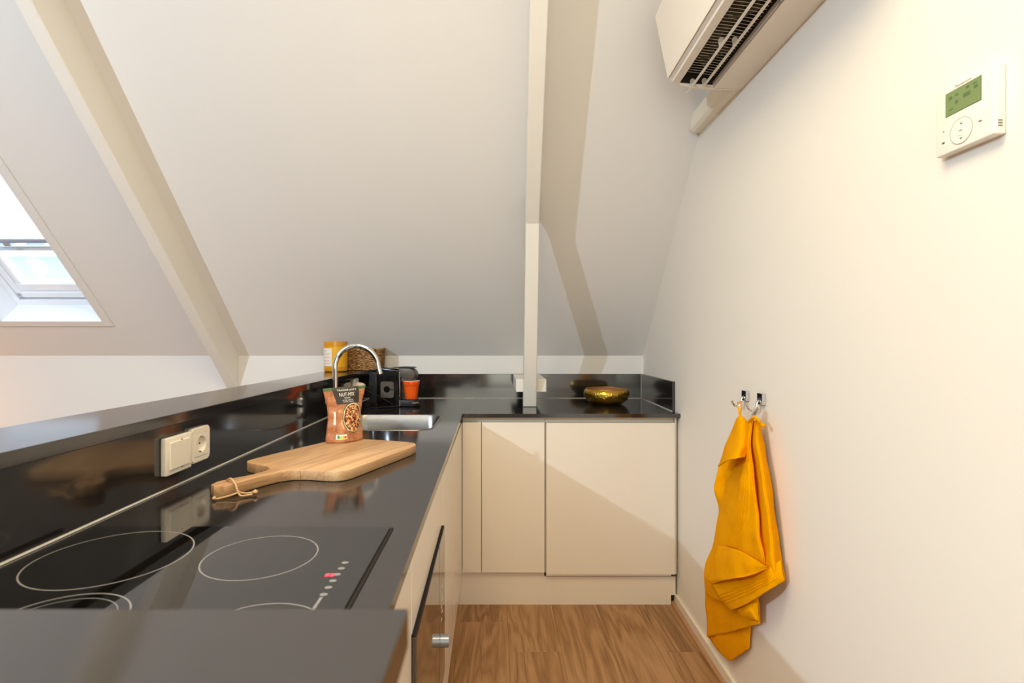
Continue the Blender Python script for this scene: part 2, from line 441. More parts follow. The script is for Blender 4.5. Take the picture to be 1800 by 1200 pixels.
hexa(bm, [(0.1446, 2.66, 0.9005), (0.211, 2.66, 0.9005), (0.211, 2.73, 0.9005), (0.1446, 2.73, 0.9005),
          (0.1368, 2.302, 1.752), (0.1958, 2.302, 1.752), (0.1958, 2.372, 1.752), (0.1368, 2.372, 1.752)])
bmesh.ops.bevel(bm, geom=bm.edges[:], offset=0.003, segments=1, affect='EDGES')
post = tag(obj('post', bm, M['beam']), 'white painted timber post standing on the black worktop before the back wall', 'post', kind='structure')
bm = bmesh.new()
bx(bm, 0.107, 0.262, 2.662, KY, 0.975, 1.041, bev=0.003, seg=1)
tag(obj('tie_beam', bm, M['beam']), 'short white timber block jutting from the back wall across the post foot', 'beam', kind='structure')

# ------------------------------------------------------------------ skylight (local frame on the slope: x right, y up the slope, z into the room)
th = math.atan(SK)
sky = bpy.data.objects.new('window_1', None); C.objects.link(sky)
sky.location = ((HX0+HX1)/2, HY1, SZ(HY1)); sky.rotation_euler = (PI-th, 0, 0)
tag(sky, 'white framed roof window with a half drawn white blind at the left edge', kind='structure')
hw = (HX1-HX0)/2; LS = (HY1-HY0)/math.cos(th)
def sbox(name, b, m, bev=0.0015): return box(name, b, m, sky, bev=bev, seg=1, local=True)
bm = bmesh.new()
t = 0.036
bx(bm, -hw-0.048, hw+0.048, -t, -0.0005, 0.0005, 0.008); bx(bm, -hw-0.048, -hw-0.0005, 0, LS, 0.0005, 0.008); bx(bm, hw+0.0005, hw+0.048, 0, LS, 0.0005, 0.008)
obj('trim_board', bm, M['paint'], sky, local=True)
bm = bmesh.new()
bx(bm, -hw-0.010, hw+0.010, -0.010, 0, -0.26, 0.004); bx(bm, -hw-0.010, -hw, 0, LS, -0.26, 0.004); bx(bm, hw, hw+0.010, 0, LS, -0.26, 0.004); bx(bm, -hw-0.010, hw+0.010, LS, LS+0.010, -0.26, 0.004)
obj('lining', bm, M['win'], sky, local=True)
for b in ((-hw, hw, 0, 0.034, -0.2, -0.135), (-hw, -hw+0.028, 0.034, LS, -0.2, -0.135), (hw-0.028, hw, 0.034, LS, -0.2, -0.135)):
    sbox('window_frame', b, M['win'])
sbox('gasket', (-hw+0.028, hw-0.028, 0.034, 0.044, -0.19, -0.16), M['win_dark'], 0)
sa = sbox('sash_rail', (-hw+0.030, hw-0.030, 0.046, 0.085, -0.2, -0.140), M['win'], 0.004)
sbox('sash_rail', (-hw+0.034, hw-0.034, 0.085, 0.140, -0.2, -0.150), M['win'], 0.006)
sbox('sash_stile', (-hw+0.030, -hw+0.062, 0.046, LS, -0.2, -0.140), M['win'], 0.004)
sbox('sash_stile', (-hw+0.062, -hw+0.090, 0.14, LS, -0.2, -0.150), M['win'], 0.006)
sbox('sash_stile', (hw-0.090, hw-0.030, 0.046, LS, -0.2, -0.145), M['win'], 0.004)
sbox('pane', (-hw+0.085, hw-0.085, 0.135, LS, -0.176, -0.170), M['pane'], 0)
sbox('cross_bar', (-hw+0.085, hw-0.085, 0.335, 0.365, -0.190, -0.178), M['win'], 0.003)  # white bar laid across the outer face of the pane
sbox('blind', (-hw+0.06, hw-0.06, 0.435, LS, -0.136, -0.1345), M['blind'], 0)
sbox('blind_bar', (-hw+0.058, hw-0.058, 0.415, 0.437, -0.142, -0.128), M['blind_bar'], 0.003)
sbox('blind_handle', (-0.095, -0.06, 0.398, 0.415, -0.140, -0.126), M['silver'], 0.003)
# the house across the street, seen through the pane
nb = root('neighbouring_house', (-9, 14, 0), 'pale house with a slate roof seen through the roof window', 'house')
box('facade', (-20, 2, 14, 20, -3, 3.55), M['facade'], nb)
box('gutter', (-20, 2, 13.8, 14.02, 3.5, 3.72), M['win'], nb)
bm = bmesh.new(); hexa(bm, [(-20, 14, 3.7), (2, 14, 3.7), (2, 20, 3.7), (-20, 20, 3.7), (-20, 16.5, 6.6), (2, 16.5, 6.6), (2, 20, 6.6), (-20, 20, 6.6)])
obj('roof', bm, M['tiles'], nb)
bm = bmesh.new()
for k in range(26):
    x = -19.5+k*0.82
    hexa(bm, [(x, 13.96, 3.7), (x+0.28, 13.96, 3.7), (x+0.28, 14.1, 3.7), (x, 14.1, 3.7), (x, 16.46, 6.6), (x+0.28, 16.46, 6.6), (x+0.28, 16.6, 6.6), (x, 16.6, 6.6)])
tag(obj('roof_ribs', bm, M['win'], nb), kind='stuff')

# ------------------------------------------------------------------ half wall, worktop, ledge, splashbacks
struct('wall_peninsula', bx(bmesh.new(), -0.918, -0.748, 0.128, KY, 0, 1.0445), M['paint'], 'low white partition carrying the black ledge behind the worktop')
struct('wall_peninsula_end', bx(bmesh.new(), -0.748, -0.075, 0.122, 0.306, 0, 1.0445), M['front_matt'], 'cream end panel under the near end of the black ledge')
XC0, XC1 = -0.128, -0.150
def ledge_pts():
    return [(-0.931, 0.109), (-0.053, 0.109), (-0.053, 0.319), (-0.720, 0.319), (-0.720, KY), (-0.931, KY)]
bm = bmesh.new(); prism(bm, ledge_pts(), 1.045, 1.0701, lambda a, b, c: (a, b, c), bev=0.0015)
lg = tag(obj('ledge', bm, M['stone']), 'black stone ledge topping the low partition round the worktop', 'ledge')
wt = root('worktop', (-0.44, 1.5, 0.882), 'black stone L shaped worktop with cut-out sink and hob', 'worktop')
YB = KY-0.001
out = [(-0.748, 0.309), (XC0, 0.309), (XC1, 2.408), (WX(2.408)-0.003, 2.408), (WX(YB)-0.003, YB), (-0.748, YB)]
hole = rrect(-0.640, -0.240, 1.961, 2.371, 0.06, 6)
bm = bmesh.new(); prism(bm, out, 0.882, 0.900, lambda a, b, c: (a, b, c), holes=[hole])
obj('slab', bm, M['stone'], wt)
# splashbacks
sb = root('splashback', (-0.7415, 1.7, 0.9005), 'black stone upstand along the left of the worktop under the ledge', 'splashback')
box('panel', (-0.7475, -0.7355, 0.32, 3.066, 0.9005, 1.0445), M['stone'], sb, bev=0.001, seg=1)
bm = bmesh.new(); tube(bm, [(-0.7345, 0.32, 0.9010), (-0.7345, 3.06, 0.9010)], 0.0026, 6); obj('caulk_line', bm, M['caulk'], sb)
sb = root('splashback', (0.07, 3.073, 0.9005), 'black stone upstand along the back wall behind the brass bowl', 'splashback')
box('panel', (-0.7350, WX(3.06)-0.016, 3.067, 3.0795, 0.9005, 1.0425), M['stone'], sb, bev=0.001, seg=1)
bm = bmesh.new(); tube(bm, [(-0.734, 3.0662, 0.901), (WX(3.06)-0.017, 3.0662, 0.901)], 0.0022, 6); obj('caulk_line', bm, M['caulk'], sb)
sb = root('splashback', (WX(2.8), 2.78, 0.9005), 'short black stone upstand on the right wall by the worktop end', 'splashback')
bm = bmesh.new(); y0, y1 = 2.487, 3.0665
hexa(bm, [(WX(y0)-0.0145, y0, 0.9005), (WX(y0)-0.0008, y0, 0.9005), (WX(y1)-0.0008, y1, 0.9005), (WX(y1)-0.0145, y1, 0.9005),
          (WX(y0)-0.0145, y0, 1.0425), (WX(y0)-0.0008, y0, 1.0425), (WX(y1)-0.0008, y1, 1.0425), (WX(y1)-0.0145, y1, 1.0425)])
obj('panel', bm, M['stone'], sb)
bm = bmesh.new(); tube(bm, [(WX(y0)-0.0155, y0, 0.901), (WX(y1)-0.0155, y1, 0.901)], 0.0024, 6); tube(bm, [(WX(y1)-0.0155, y1-0.001, 0.901), (WX(y1)-0.0155, y1-0.001, 1.0425)], 0.0018, 6)
obj('caulk_line', bm, M['caulk'], sb)

# ------------------------------------------------------------------ back run cabinets
def front(name, x0, x1, z0, z1, parent, y=2.43, th=0.02, m=None): return box(name, (x0, x1, y, y+th, z0, z1), m or M['front'], parent, bev=0.0012, seg=1)
YC = 3.06
cab = root('corner_cabinet', (-0.11, 2.7, 0), 'narrow cream corner cabinet where the two cabinet runs meet', 'cabinet')
front('door', -0.1515, -0.0645, 0.160, 0.857, cab)
box('carcass', (-0.1515, -0.0605, 2.452, YC, 0.160, 0.8815), M['front_matt'], cab)
cab = root('base_cabinet', (0.085, 2.7, 0), 'narrow cream handleless cabinet left of the wide cupboard door', 'cabinet')
front('door', -0.0605, 0.2305, 0.160, 0.857, cab)
box('carcass', (-0.0603, 0.2333, 2.452, YC, 0.160, 0.8815), M['front_matt'], cab)
cab = root('base_cabinet', (0.54, 2.7, 0), 'wide cream handleless cupboard on the right of the back run', 'cabinet')
front('door', 0.2385, 0.8355, 0.152, 0.855, cab, y=2.426, th=0.024)
box('carcass', (0.2345, 0.8360, 2.452, YC, 0.150, 0.8815), M['front_matt'], cab)
box('end_panel', (0.8375, 0.8455, 2.437, YC, 0.150, 0.8815), M['front_matt'], cab)
box('toe_strip', (0.2385, 0.8200, 2.436, 2.452, 0.1415, 0.1485), M['white_plastic'], cab)
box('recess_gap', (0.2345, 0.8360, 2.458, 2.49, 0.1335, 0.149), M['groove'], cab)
pl = root('plinth', (0.35, 2.46, 0), 'cream plinth under the back run of cabinets', 'plinth')
bm = bmesh.new()
prism(bm, [(-0.172, 0.0), (0.825, 0.0), (0.825, 0.045), (0.8465, 0.045), (0.8465, 0.1315), (0.2305, 0.1315), (0.2305, 0.159), (-0.172, 0.159)], 2.453, 2.470, lambda a, b, c: (a, c, b))
obj('board', bm, M['front'], pl)

# ------------------------------------------------------------------ left run cabinets (front plane about x = -0.15, turned a hair)
def LX(y): return -0.1383-0.0061*y
def lfront(name, y0, y1, z0, z1, parent, m=None, proud=0.0, th=0.02):
    b2 = bmesh.new()
    a0, a1 = LX(y0)+proud, LX(y1)+proud
    hexa(b2, [(a0-th, y0, z0), (a0, y0, z0), (a1, y1, z0), (a1-th, y1, z0), (a0-th, y0, z1), (a0, y0, z1), (a1, y1, z1), (a1-th, y1, z1)])
    bmesh.ops.bevel(b2, geom=b2.edges[:], offset=0.0012, segments=1, affect='EDGES')
    return obj(name, b2, m or M['front'], parent)
def carcass(y0, y1, z0, z1, parent): return box('carcass', (-0.70, LX(y1)-0.0225, y0, y1, z0, z1), M['front_matt'], parent)
cab = root('sink_cabinet', (-0.42, 1.96, 0), 'cream cabinet under the sink at the far end of the left run', 'cabinet')
lfront('door', 1.495, 1.945, 0.160, 0.857, cab); lfront('filler_panel', 1.949, 2.4285, 0.160, 0.857, cab)
box('side_panel', (-0.70, -0.172, 1.493, 1.511, 0.16, 0.88), M['front_matt'], cab); box('cabinet_floor', (-0.70, -0.172, 1.512, 2.44, 0.16, 0.178), M['front_matt'], cab)
lfront('top_rail', 1.495, 2.44, 0.835, 0.8815, cab, M['front_matt'], proud=-0.022, th=0.016)
cab = root('oven_cabinet', (-0.42, 1.2, 0), 'cream cabinet housing the built-in oven below the hob', 'cabinet')
lfront('fascia_panel', 0.905, 1.491, 0.7245, 0.857, cab)
lfront('bottom_panel', 0.905, 1.491, 0.160, 0.318, cab)
lfront('filler_strip', 1.458, 1.491, 0.321, 0.7215, cab)
box('carcass', (-0.70, -0.172, 0.905, 1.491, 0.722, 0.8815), M['front_matt'], cab)
box('carcass', (-0.70, -0.172, 0.905, 1.491, 0.160, 0.317), M['front_matt'], cab)
cab = root('end_cabinet', (-0.42, 0.61, 0), 'cream cabinet nearest the viewer behind the ledge end', 'cabinet')
lfront('door', 0.325, 0.901, 0.160, 0.857, cab); carcass(0.325, 0.903, 0.160, 0.8815, cab)
pl = root('plinth', (-0.18, 1.4, 0), 'cream plinth under the left run of cabinets', 'plinth')
box('board', (-0.190, -0.1725, 0.325, 2.452, 0.0, 0.159), M['front'], pl)
# built-in oven
M['oven'] = mat('bronze_glass', (58, 46, 36), 0.04, spec=0.9, coat=0.6)
ov = root('oven', (-0.14, 1.18, 0.32), 'built-in oven with dark mirrored glass door and round silver knob', 'oven')
lfront('door', 0.9075, 1.3025, 0.322, 0.7195, ov, M['oven'], proud=0.008, th=0.026)
lfront('control_panel', 1.3065, 1.4535, 0.322, 0.7195, ov, M['oven'], proud=0.008, th=0.026)
lfront('door_edge', 0.9075, 1.4535, 0.7198, 0.7225, ov, M['groove'], proud=0.006, th=0.02)
box('housing', (-0.62, -0.176, 0.92, 1.44, 0.325, 0.7150), M['blk_matt'], ov)
def xcyl(bm, x0, x1, y, z, r, n=24, bev=0.0):
    prof = [(r, 0), (r, x1-x0-bev), (r-bev, x1-x0)]
    b2 = bmesh.new(); lathe(b2, prof, n=n); remap(b2, lambda a, b, c: (x0+c, y+a, z+b))
    me = bpy.data.meshes.new('t'); b2.to_mesh(me); b2.free(); bm.from_mesh(me); bpy.data.meshes.remove(me); return bm
kx = LX(1.38)+0.0085
o = obj('knob', xcyl(bmesh.new(), kx, kx+0.022, 1.345, 0.464, 0.0155, bev=0.002), M['silver'], ov, True); smooth_by_angle(o)
for k in range(6):
    yy = 1.362 if k % 2 else 1.372
    zz = 0.592-0.0165*k
    a = LX(yy)+0.0084
    box('control_mark', (a, a+0.0004, yy-0.008, yy+0.008, zz-0.002, zz+0.002), M['white_ink'], ov)

# ------------------------------------------------------------------ hob
hob = root('hob', (-0.445, 0.635, 0.9005), 'black glass induction hob with grey printed rings set in the worktop', 'hob')
bm = bmesh.new(); prism(bm, rrect(-0.708, -0.1855, 0.345, 0.930, 0.006, 3), 0.9005, 0.9045, lambda a, b, c: (a, b, c), bev=0.0008, seg=1)
obj('glass_plate', bm, M['glass_black'], hob)
box('side_gap_shade', (-0.1853, -0.1800, 0.347, 0.930, 0.9004, 0.9018), M['groove'], hob)  # dark strip that paints the shade in the groove beside the glass
def ring(cx, cy, r, wd=0.0022):
    b2 = bmesh.new(); n = 72; z = 0.9047; vi = []
    for rr in (r-wd, r):
        vi.append([b2.verts.new((cx+rr*math.cos(2*PI*i/n), cy+rr*math.sin(2*PI*i/n), z)) for i in range(n)])
    for i in range(n): b2.faces.new((vi[0][i], vi[1][i], vi[1][(i+1) % n], vi[0][(i+1) % n]))
    b2.normal_update(); return obj('printed_ring', b2, M['print'], hob)
ring(-0.3575, 0.800, 0.0835); ring(-0.5820, 0.797, 0.1085); ring(-0.515, 0.603, 0.0795); ring(-0.515, 0.603, 0.066, 0.0012); ring(-0.270, 0.575, 0.0815)
for k in range(6):
    y = 0.776-0.0195*k
    b2 = bmesh.new()
    prism(b2, [(-0.222+0.0052*math.cos(2*PI*i/12), y+0.0042*math.sin(2*PI*i/12)) for i in range(12)], 0.9046, 0.9048, lambda a, b, c: (a, b, c))
    obj('touch_mark', b2, M['print'], hob)
box('touch_slider', (-0.2245, -0.2205, 0.600, 0.672, 0.9046, 0.9048), M['print'], hob)
for dx in (0, 0.007):
    b2 = bmesh.new()
    bx(b2, -0.238+dx, -0.2328+dx, 0.731, 0.739, 0.9046, 0.9049)
    obj('red_digit', b2, M['led_red'], hob)

# ------------------------------------------------------------------ sink and faucet
sk = root('sink', (-0.44, 2.166, 0.72), 'brushed steel bowl sink set under the black worktop', 'sink')
bm = bmesh.new()
rings = []
for (ins, z, r) in ((-0.006, 0.9003, 0.066), (-0.0055, 0.9012, 0.066), (0.002, 0.9012, 0.060), (0.004, 0.8985, 0.06), (0.007, 0.80, 0.058), (0.012, 0.745, 0.055), (0.030, 0.727, 0.05), (0.17, 0.722, 0.03)):
    rings.append([bm.verts.new((a, b, z)) for a, b in rrect(-0.640+ins, -0.240-ins, 1.961+ins, 2.371-ins, r, 6)])
for a, b in zip(rings, rings[1:]):
    n = len(a)
    for i in range(n): bm.faces.new((a[i], a[(i+1) % n], b[(i+1) % n], b[i]))
bm.faces.new(rings[-1]); bmesh.ops.recalc_face_normals(bm, faces=bm.faces)
bmesh.ops.reverse_faces(bm, faces=bm.faces)
smooth_by_angle(obj('bowl', bm, M['steel'], sk), 50)
bm = bmesh.new(); lathe(bm, [(0.035, 0), (0.035, 0.002), (0.024, 0.003), (0.0, 0.0015)], -0.44, 2.166, 0.7225, 24); obj('drain', bm, M['chrome'], sk, True)
fc = root('faucet', (-0.667, 2.184, 0.9005), 'tall chrome swan neck kitchen tap arching over the sink', 'faucet')
bm = bmesh.new(); lathe(bm, [(0.026, 0), (0.026, 0.006), (0.0215, 0.009), (0.0205, 0.09), (0.0165, 0.097), (0.0, 0.097)], -0.667, 2.184, 0.9005, 28)
smooth_by_angle(obj('body', bm, M['chrome'], fc))
pts = [(-0.667, 2.184, 0.99), (-0.667, 2.184, 1.05), (-0.667, 2.184, 1.125)]
R = 0.0865; cxx = -0.667+R
for k in range(1, 15):
    a = PI-(PI*0.93)*k/14
    pts.append((cxx+R*math.cos(a), 2.184+0.0015*k, 1.128+R*math.sin(a)))
e = Vector(pts[-1]); d = Vector((0.022, 0.0, -0.10)).normalized()
pts2 = [tuple(e+d*0.022)]
bm = bmesh.new(); tube(bm, spline(pts+pts2, 4), 0.0108, 16); smooth_by_angle(obj('spout', bm, M['chrome'], fc))
bm = bmesh.new(); q = e+d*0.0225; tube(bm, [q, q+d*0.004, q+d*0.0045, q+d*0.03], [0.0108, 0.0108, 0.0118, 0.0118], 16); smooth_by_angle(obj('aerator', bm, M['chrome'], fc))
bm = bmesh.new(); tube(bm, [(-0.667, 2.166, 0.965), (-0.667, 2.12, 0.975), (-0.667, 2.075, 0.992)], [0.008, 0.006, 0.005], 10); smooth_by_angle(obj('lever', bm, M['chrome'], fc))

# ------------------------------------------------------------------ switch and sockets on the left splashback
def plate(name, y0, y1, z0, z1, proud, rad, label, cat):
    r = root(name, (-0.7355, (y0+y1)/2, z0), label, cat)
    b2 = bmesh.new(); prism(b2, rrect(y0, y1, z0, z1, rad, 5), -0.7353, -0.7355+proud, lambda a, b, c: (c, a, b), bev=0.0022, seg=3)
    smooth_by_angle(obj('cover', b2, M['white_plastic'], r)); return r
sw = plate('light_switch', 1.150, 1.246, 0.9345, 1.0185, 0.0135, 0.003, 'square white double rocker switch plate on the black splashback', 'switch')
box('rocker', (-0.7225, -0.7196, 1.162, 1.2345, 0.946, 1.0070), M['white_plastic'], sw, bev=0.0012)
for z in (0.9455, 1.0075): box('rocker_notch', (-0.7222, -0.7202, 1.203, 1.209, z-0.001, z+0.001), M['socket_dark'], sw)
def socket(y0, y1, z0, z1, label):
    cy, cz = (y0+y1)/2, (z0+z1)/2; n = 40
    r = root('power_socket', (-0.7355, cy, z0), label, 'socket')
    circ = [(cy+0.0205*math.cos(2*PI*i/n), cz+0.0205*math.sin(2*PI*i/n)) for i in range(n)]
    b2 = bmesh.new(); prism(b2, rrect(y0, y1, z0, z1, 0.012, 6), -0.7353, -0.7270, lambda a, b, c: (c, a, b), holes=[circ]); obj('cover', b2, M['white_plastic'], r)
    b2 = bmesh.new(); prism(b2, rrect(y0+0.0025, y1-0.0025, z0+0.0025, z1-0.0025, 0.0105, 6), -0.7270, -0.7250, lambda a, b, c: (c, a, b), holes=[rrect(cy-0.029, cy+0.029, cz-0.029, cz+0.029, 0.003, 2)]); obj('frame', b2, M['white_plastic'], r)
    b2 = bmesh.new(); prism(b2, rrect(cy-0.0280, cy+0.0280, cz-0.0280, cz+0.0280, 0.003, 2), -0.7270, -0.7240, lambda a, b, c: (c, a, b), holes=[circ]); obj('insert', b2, M['white_plastic'], r)
    b2 = bmesh.new(); lathe(b2, [(0.0206, 0.0112), (0.0200, 0.0012), (0, 0.0008)], n=n, cap=False); remap(b2, lambda a, b, c: (-0.7352+c, cy+a, cz+b)); smooth_by_angle(obj('well', b2, M['white_plastic'], r))
    for dz in (-0.0188, 0.0188): box('earth_clip', (-0.7340, -0.7255, cy-0.003, cy+0.003, cz+dz-0.0012, cz+dz+0.0012), M['socket_dark'], r)
    for dy in (-0.0095, 0.0095):
        b3 = bmesh.new(); prism(b3, [(cy+dy+0.0025*math.cos(2*PI*i/10), cz+0.0025*math.sin(2*PI*i/10)) for i in range(10)], -0.7344, -0.7338, lambda a, b, c: (c, a, b)); obj('pin_hole', b3, M['groove'], r)
    return r
socket(1.2500, 1.3330, 0.9375, 1.0225, 'white round-welled wall socket beside the switch plate')
socket(2.70, 2.785, 0.960, 1.040, 'white wall socket half hidden behind the nut pouch')
pg = root('plug', (-0.7245, 2.742, 1.0), 'white mains plug pushed into the socket behind the nut pouch', 'plug')
bm = bmesh.new(); lathe(bm, [(0.019, 0), (0.0195, 0.012), (0.015, 0.035), (0.007, 0.045), (0.0, 0.045)], n=20); remap(bm, lambda a, b, c: (-0.7244+c, 2.742+a, 1.0+b)); obj('plug_body', bm, M['cream'], pg, True)

# ------------------------------------------------------------------ cutting board
def onboard(a, b):
    u = 240+a/3.4615; v = 660+b/3.4615; y = (H-0.925)*F/(v-VY); return ((u-UX)*y/F, y)
B2 = [(-0.612, 1.128), (-0.611, 1.150), (-0.598, 1.172), (-0.566, 1.208), (-0.549, 1.242), (-0.546, 1.268), (-0.562, 1.292), (-0.594, 1.309), (-0.627, 1.328), (-0.640, 1.350), (-0.634, 1.375),
      (-0.604, 1.440), (-0.560, 1.530), (-0.508, 1.632), (-0.494, 1.652), (-0.470, 1.660), (-0.413, 1.651), (-0.340, 1.632), (-0.270, 1.606), (-0.243, 1.588), (-0.235, 1.560), (-0.243, 1.525),
      (-0.297, 1.388), (-0.345, 1.266), (-0.358, 1.247), (-0.380, 1.239), (-0.410, 1.243), (-0.450, 1.253), (-0.482, 1.252), (-0.508, 1.236), (-0.528, 1.205), (-0.547, 1.168), (-0.562, 1.132), (-0.577, 1.114), (-0.597, 1.112)]
cb = root('cutting_board', (-0.43, 1.42, 0.9005), 'wooden paddle cutting board with handle lying on the black worktop', 'cutting board', rz=-math.radians(23))
Rm = Matrix.Rotation(math.radians(23), 4, 'Z')
bm = bmesh.new(); prism(bm, [(a, b) for a, b in B2], 0.9005, 0.925, lambda a, b, c: Rm @ (Vector((a, b, c))-Vector((-0.43, 1.42, 0.9005))), bev=0.0025, seg=2)
smooth_by_angle(obj('board', bm, M['board'], cb, local=True), 40)
def Lb(p): return Rm @ (Vector(p)-Vector((-0.43, 1.42, 0.9005)))
bm = bmesh.new(); g0, g1 = Vector((-0.4660, 1.2525, 0.92515)), Vector((-0.3385, 1.6325, 0.92515)); gd = (g1-g0).normalized(); gs = Vector((gd.y, -gd.x, 0))*0.0006
bm.faces.new([bm.verts.new(Lb(p)) for p in (g0-gs, g1-gs, g1+gs, g0+gs)]); bm.faces.new([bm.verts.new(Lb(p)) for p in (g0+Vector((0.0003, -0.0016, -0.003)), g0+Vector((0.0012, -0.0013, -0.003)), g0+Vector((0.0012, -0.0013, -0.022)), g0+Vector((0.0003, -0.0016, -0.022)))])
obj('glue_joint', bm, mat('glue_joint', (120, 76, 40), 0.7), cb, local=True)
cordp = spline([(-0.590, 1.152, 0.9265), (-0.575, 1.140, 0.934), (-0.557, 1.124, 0.925), (-0.548, 1.118, 0.912), (-0.536, 1.128, 0.9055), (-0.524, 1.135, 0.906)], 6)
bm = bmesh.new(); tube(bm, [Lb(p) for p in cordp], 0.0021, 8); 
tube(bm, [Lb(p) for p in spline([(-0.548, 1.118, 0.910), (-0.562, 1.108, 0.906), (-0.578, 1.098, 0.9035), (-0.586, 1.092, 0.9035)], 6)], 0.0021, 8)
tube(bm, [Lb(p) for p in spline([(-0.548, 1.118, 0.909), (-0.540, 1.113, 0.9045), (-0.528, 1.118, 0.9045), (-0.521, 1.124, 0.9045)], 6)], 0.002, 8)
lathe(bm, [(0.0, -0.006), (0.0055, -0.002), (0.0055, 0.002), (0.0, 0.006)], *Lb((-0.518, 1.131, 0.9075)), n=10)
lathe(bm, [(0.0, -0.005), (0.0042, -0.0015), (0.0042, 0.0015), (0.0, 0.005)], *Lb((-0.586, 1.092, 0.9055)), n=10)
obj('hanging_cord', bm, M['rope'], cb, True, local=True)

# ------------------------------------------------------------------ nut pouch
bagL, bagR = Vector((-0.5035, 1.572, 0.9255)), Vector((-0.4105, 1.640, 0.9255))
ux = (bagR-bagL); BW = ux.length; ux.normalize(); nrm = Vector((ux.y, -ux.x, 0)); BH = 0.1665
def bag_pt(s, t, off=0.0, side=1):
    """s across 0..1, t up 0..1, on the front (side 1) or back face"""
    waist = 1-0.15*math.sin(PI*min(1, max(0, (t-0.05)/0.95)))**1.4*(1 if t > 0.05 else 0)
    wd = BW*(1+0.17*t**1.6)*waist
    c = bagL+ux*(BW*0.5+0.0*t)
    belly = 0.030*(1-t)**0.55*(1-(2*s-1)**4*0.55)*(0.35+0.65*math.sin(PI*min(1, max(0.0, s))) )
    belly += 0.0012*math.sin(s*19+t*9)*(1-t)+0.0014*math.sin(t*26+s*4)*min(1, 4*(1-t))*min(1, 4*t)
    p = c+ux*((s-0.5)*wd)+Vector((0, 0, t*BH*(1+0.012*(2*s-1))))
    return p+nrm*side*(max(belly, 0.0006)+off*side) - nrm*0.012
bag = root('nut_pouch', (bagL+bagR)/2, 'brown printed stand-up pouch of mixed nuts standing on the cutting board', 'food pouch')
bm = bmesh.new(); ns, nt_ = 26, 34; g = {}
for side in (1, -1):
    for i in range(ns+1):
        for j in range(nt_+1): g[side, i, j] = bm.verts.new(bag_pt(i/ns, j/nt_, 0, side))
for side in (1, -1):
    for i in range(ns):
        for j in range(nt_):
            q = [g[side, i, j], g[side, i+1, j], g[side, i+1, j+1], g[side, i, j+1]]; bm.faces.new(q if side == 1 else q[::-1])
for j in range(nt_):
    bm.faces.new((g[1, 0, j], g[1, 0, j+1], g[-1, 0, j+1], g[-1, 0, j])); bm.faces.new((g[1, ns, j+1], g[1, ns, j], g[-1, ns, j], g[-1, ns, j+1]))
for i in range(ns):
    bm.faces.new((g[1, i+1, 0], g[1, i, 0], g[-1, i, 0], g[-1, i+1, 0])); bm.faces.new((g[1, i, nt_], g[1, i+1, nt_], g[-1, i+1, nt_], g[-1, i, nt_]))
obj('pouch', bm, M['bag'], bag, True)
def bag_poly(name, m, fn, na, nb, off):
    """grid patch: fn(a, b) -> (s, t)"""
    b2 = bmesh.new(); v = [[b2.verts.new(bag_pt(*fn(i/na, j/nb), off)) for j in range(nb+1)] for i in range(na+1)]
    for i in range(na):
        for j in range(nb): b2.faces.new((v[i][j], v[i+1][j], v[i+1][j+1], v[i][j+1]))
    return obj(name, b2, m, bag, True)
def bag_disc(name, m, cs, ct, r0, r1, off, a0=0, a1=2*PI, asp=BH/BW, n=40):
    return bag_poly(name, m, lambda a, b: (cs+(r0+(r1-r0)*b)*asp*math.cos(a0+(a1-a0)*a), ct+(r0+(r1-r0)*b)*math.sin(a0+(a1-a0)*a)), n, 6, off)
bag_poly('green_band', M['bag_green'], lambda a, b: (a, 0.945+0.055*b), 24, 3, 0.0004)
bag_poly('label_panel', M['bag_dark'], lambda a, b: (0.19+0.05*(1-b)+a*(0.63+0.02*(1-b)), 0.70+0.298*b), 20, 10, 0.0007)
bag_disc('bowl_print', M['bag_green'], 0.68, 0.445, 0.0, 0.280, 0.0006, asp=1.12)
bag_disc('bowl_print', M['bag_cream'], 0.685, 0.445, 0.0, 0.262, 0.0008, asp=1.12)
bag_disc('nut_print', M['nuts'], 0.685, 0.44, 0.0, 0.247, 0.0010, asp=1.12)
for (cs, ct, r, a0, a1) in ((0.30, 0.57, 0.028, 0.0, 5.0), (0.45, 0.545, 0.03, 0, 2*PI), (0.42, 0.28, 0.045, 0.8, 4.4), (0.53, 0.245, 0.035, 0, 2*PI), (0.36, 0.40, 0.026, 0, 2*PI), (0.43, 0.43, 0.024, 0, 2*PI), (0.34, 0.35, 0.024, 0, 2*PI), (0.42, 0.37, 0.024, 0, 2*PI)):
    full = a1-a0 > 6
    bag_disc('nut_print', M['nut1'], cs, ct, 0.0 if full else r*0.45, r, 0.0006, a0, a1, n=18)
rr_ = random.Random(11); spots = []
for _ in range(4000):
    a = rr_.random()*2*PI; q = 0.225*math.sqrt(rr_.random()); c = (0.685+q*1.08*math.cos(a), 0.44+q*math.sin(a))
    if all(((c[0]-d[0])/1.1)**2+(c[1]-d[1])**2 > 0.026**2 for d in spots): spots.append(c)
    if len(spots) >= 64: break
for k, (cs, ct) in enumerate(spots):
    if cs > 0.995: continue
    kind = k % 4; a0 = rr_.random()*2*PI; r = 0.023+0.012*rr_.random()
    bag_disc('nut_print', M[('nut1', 'nut2', 'nut3', 'nut1')[kind]], cs, ct, r*(0.42 if kind < 2 else 0.0), r, 0.00105+0.000012*k, a0, a0+(3.9 if kind < 2 else 2*PI), asp=1.25, n=9)
bag_poly('nutrition_mark', M['white_ink'], lambda a, b: (0.21+0.27*a, 0.065+0.085*b), 8, 3, 0.0008)
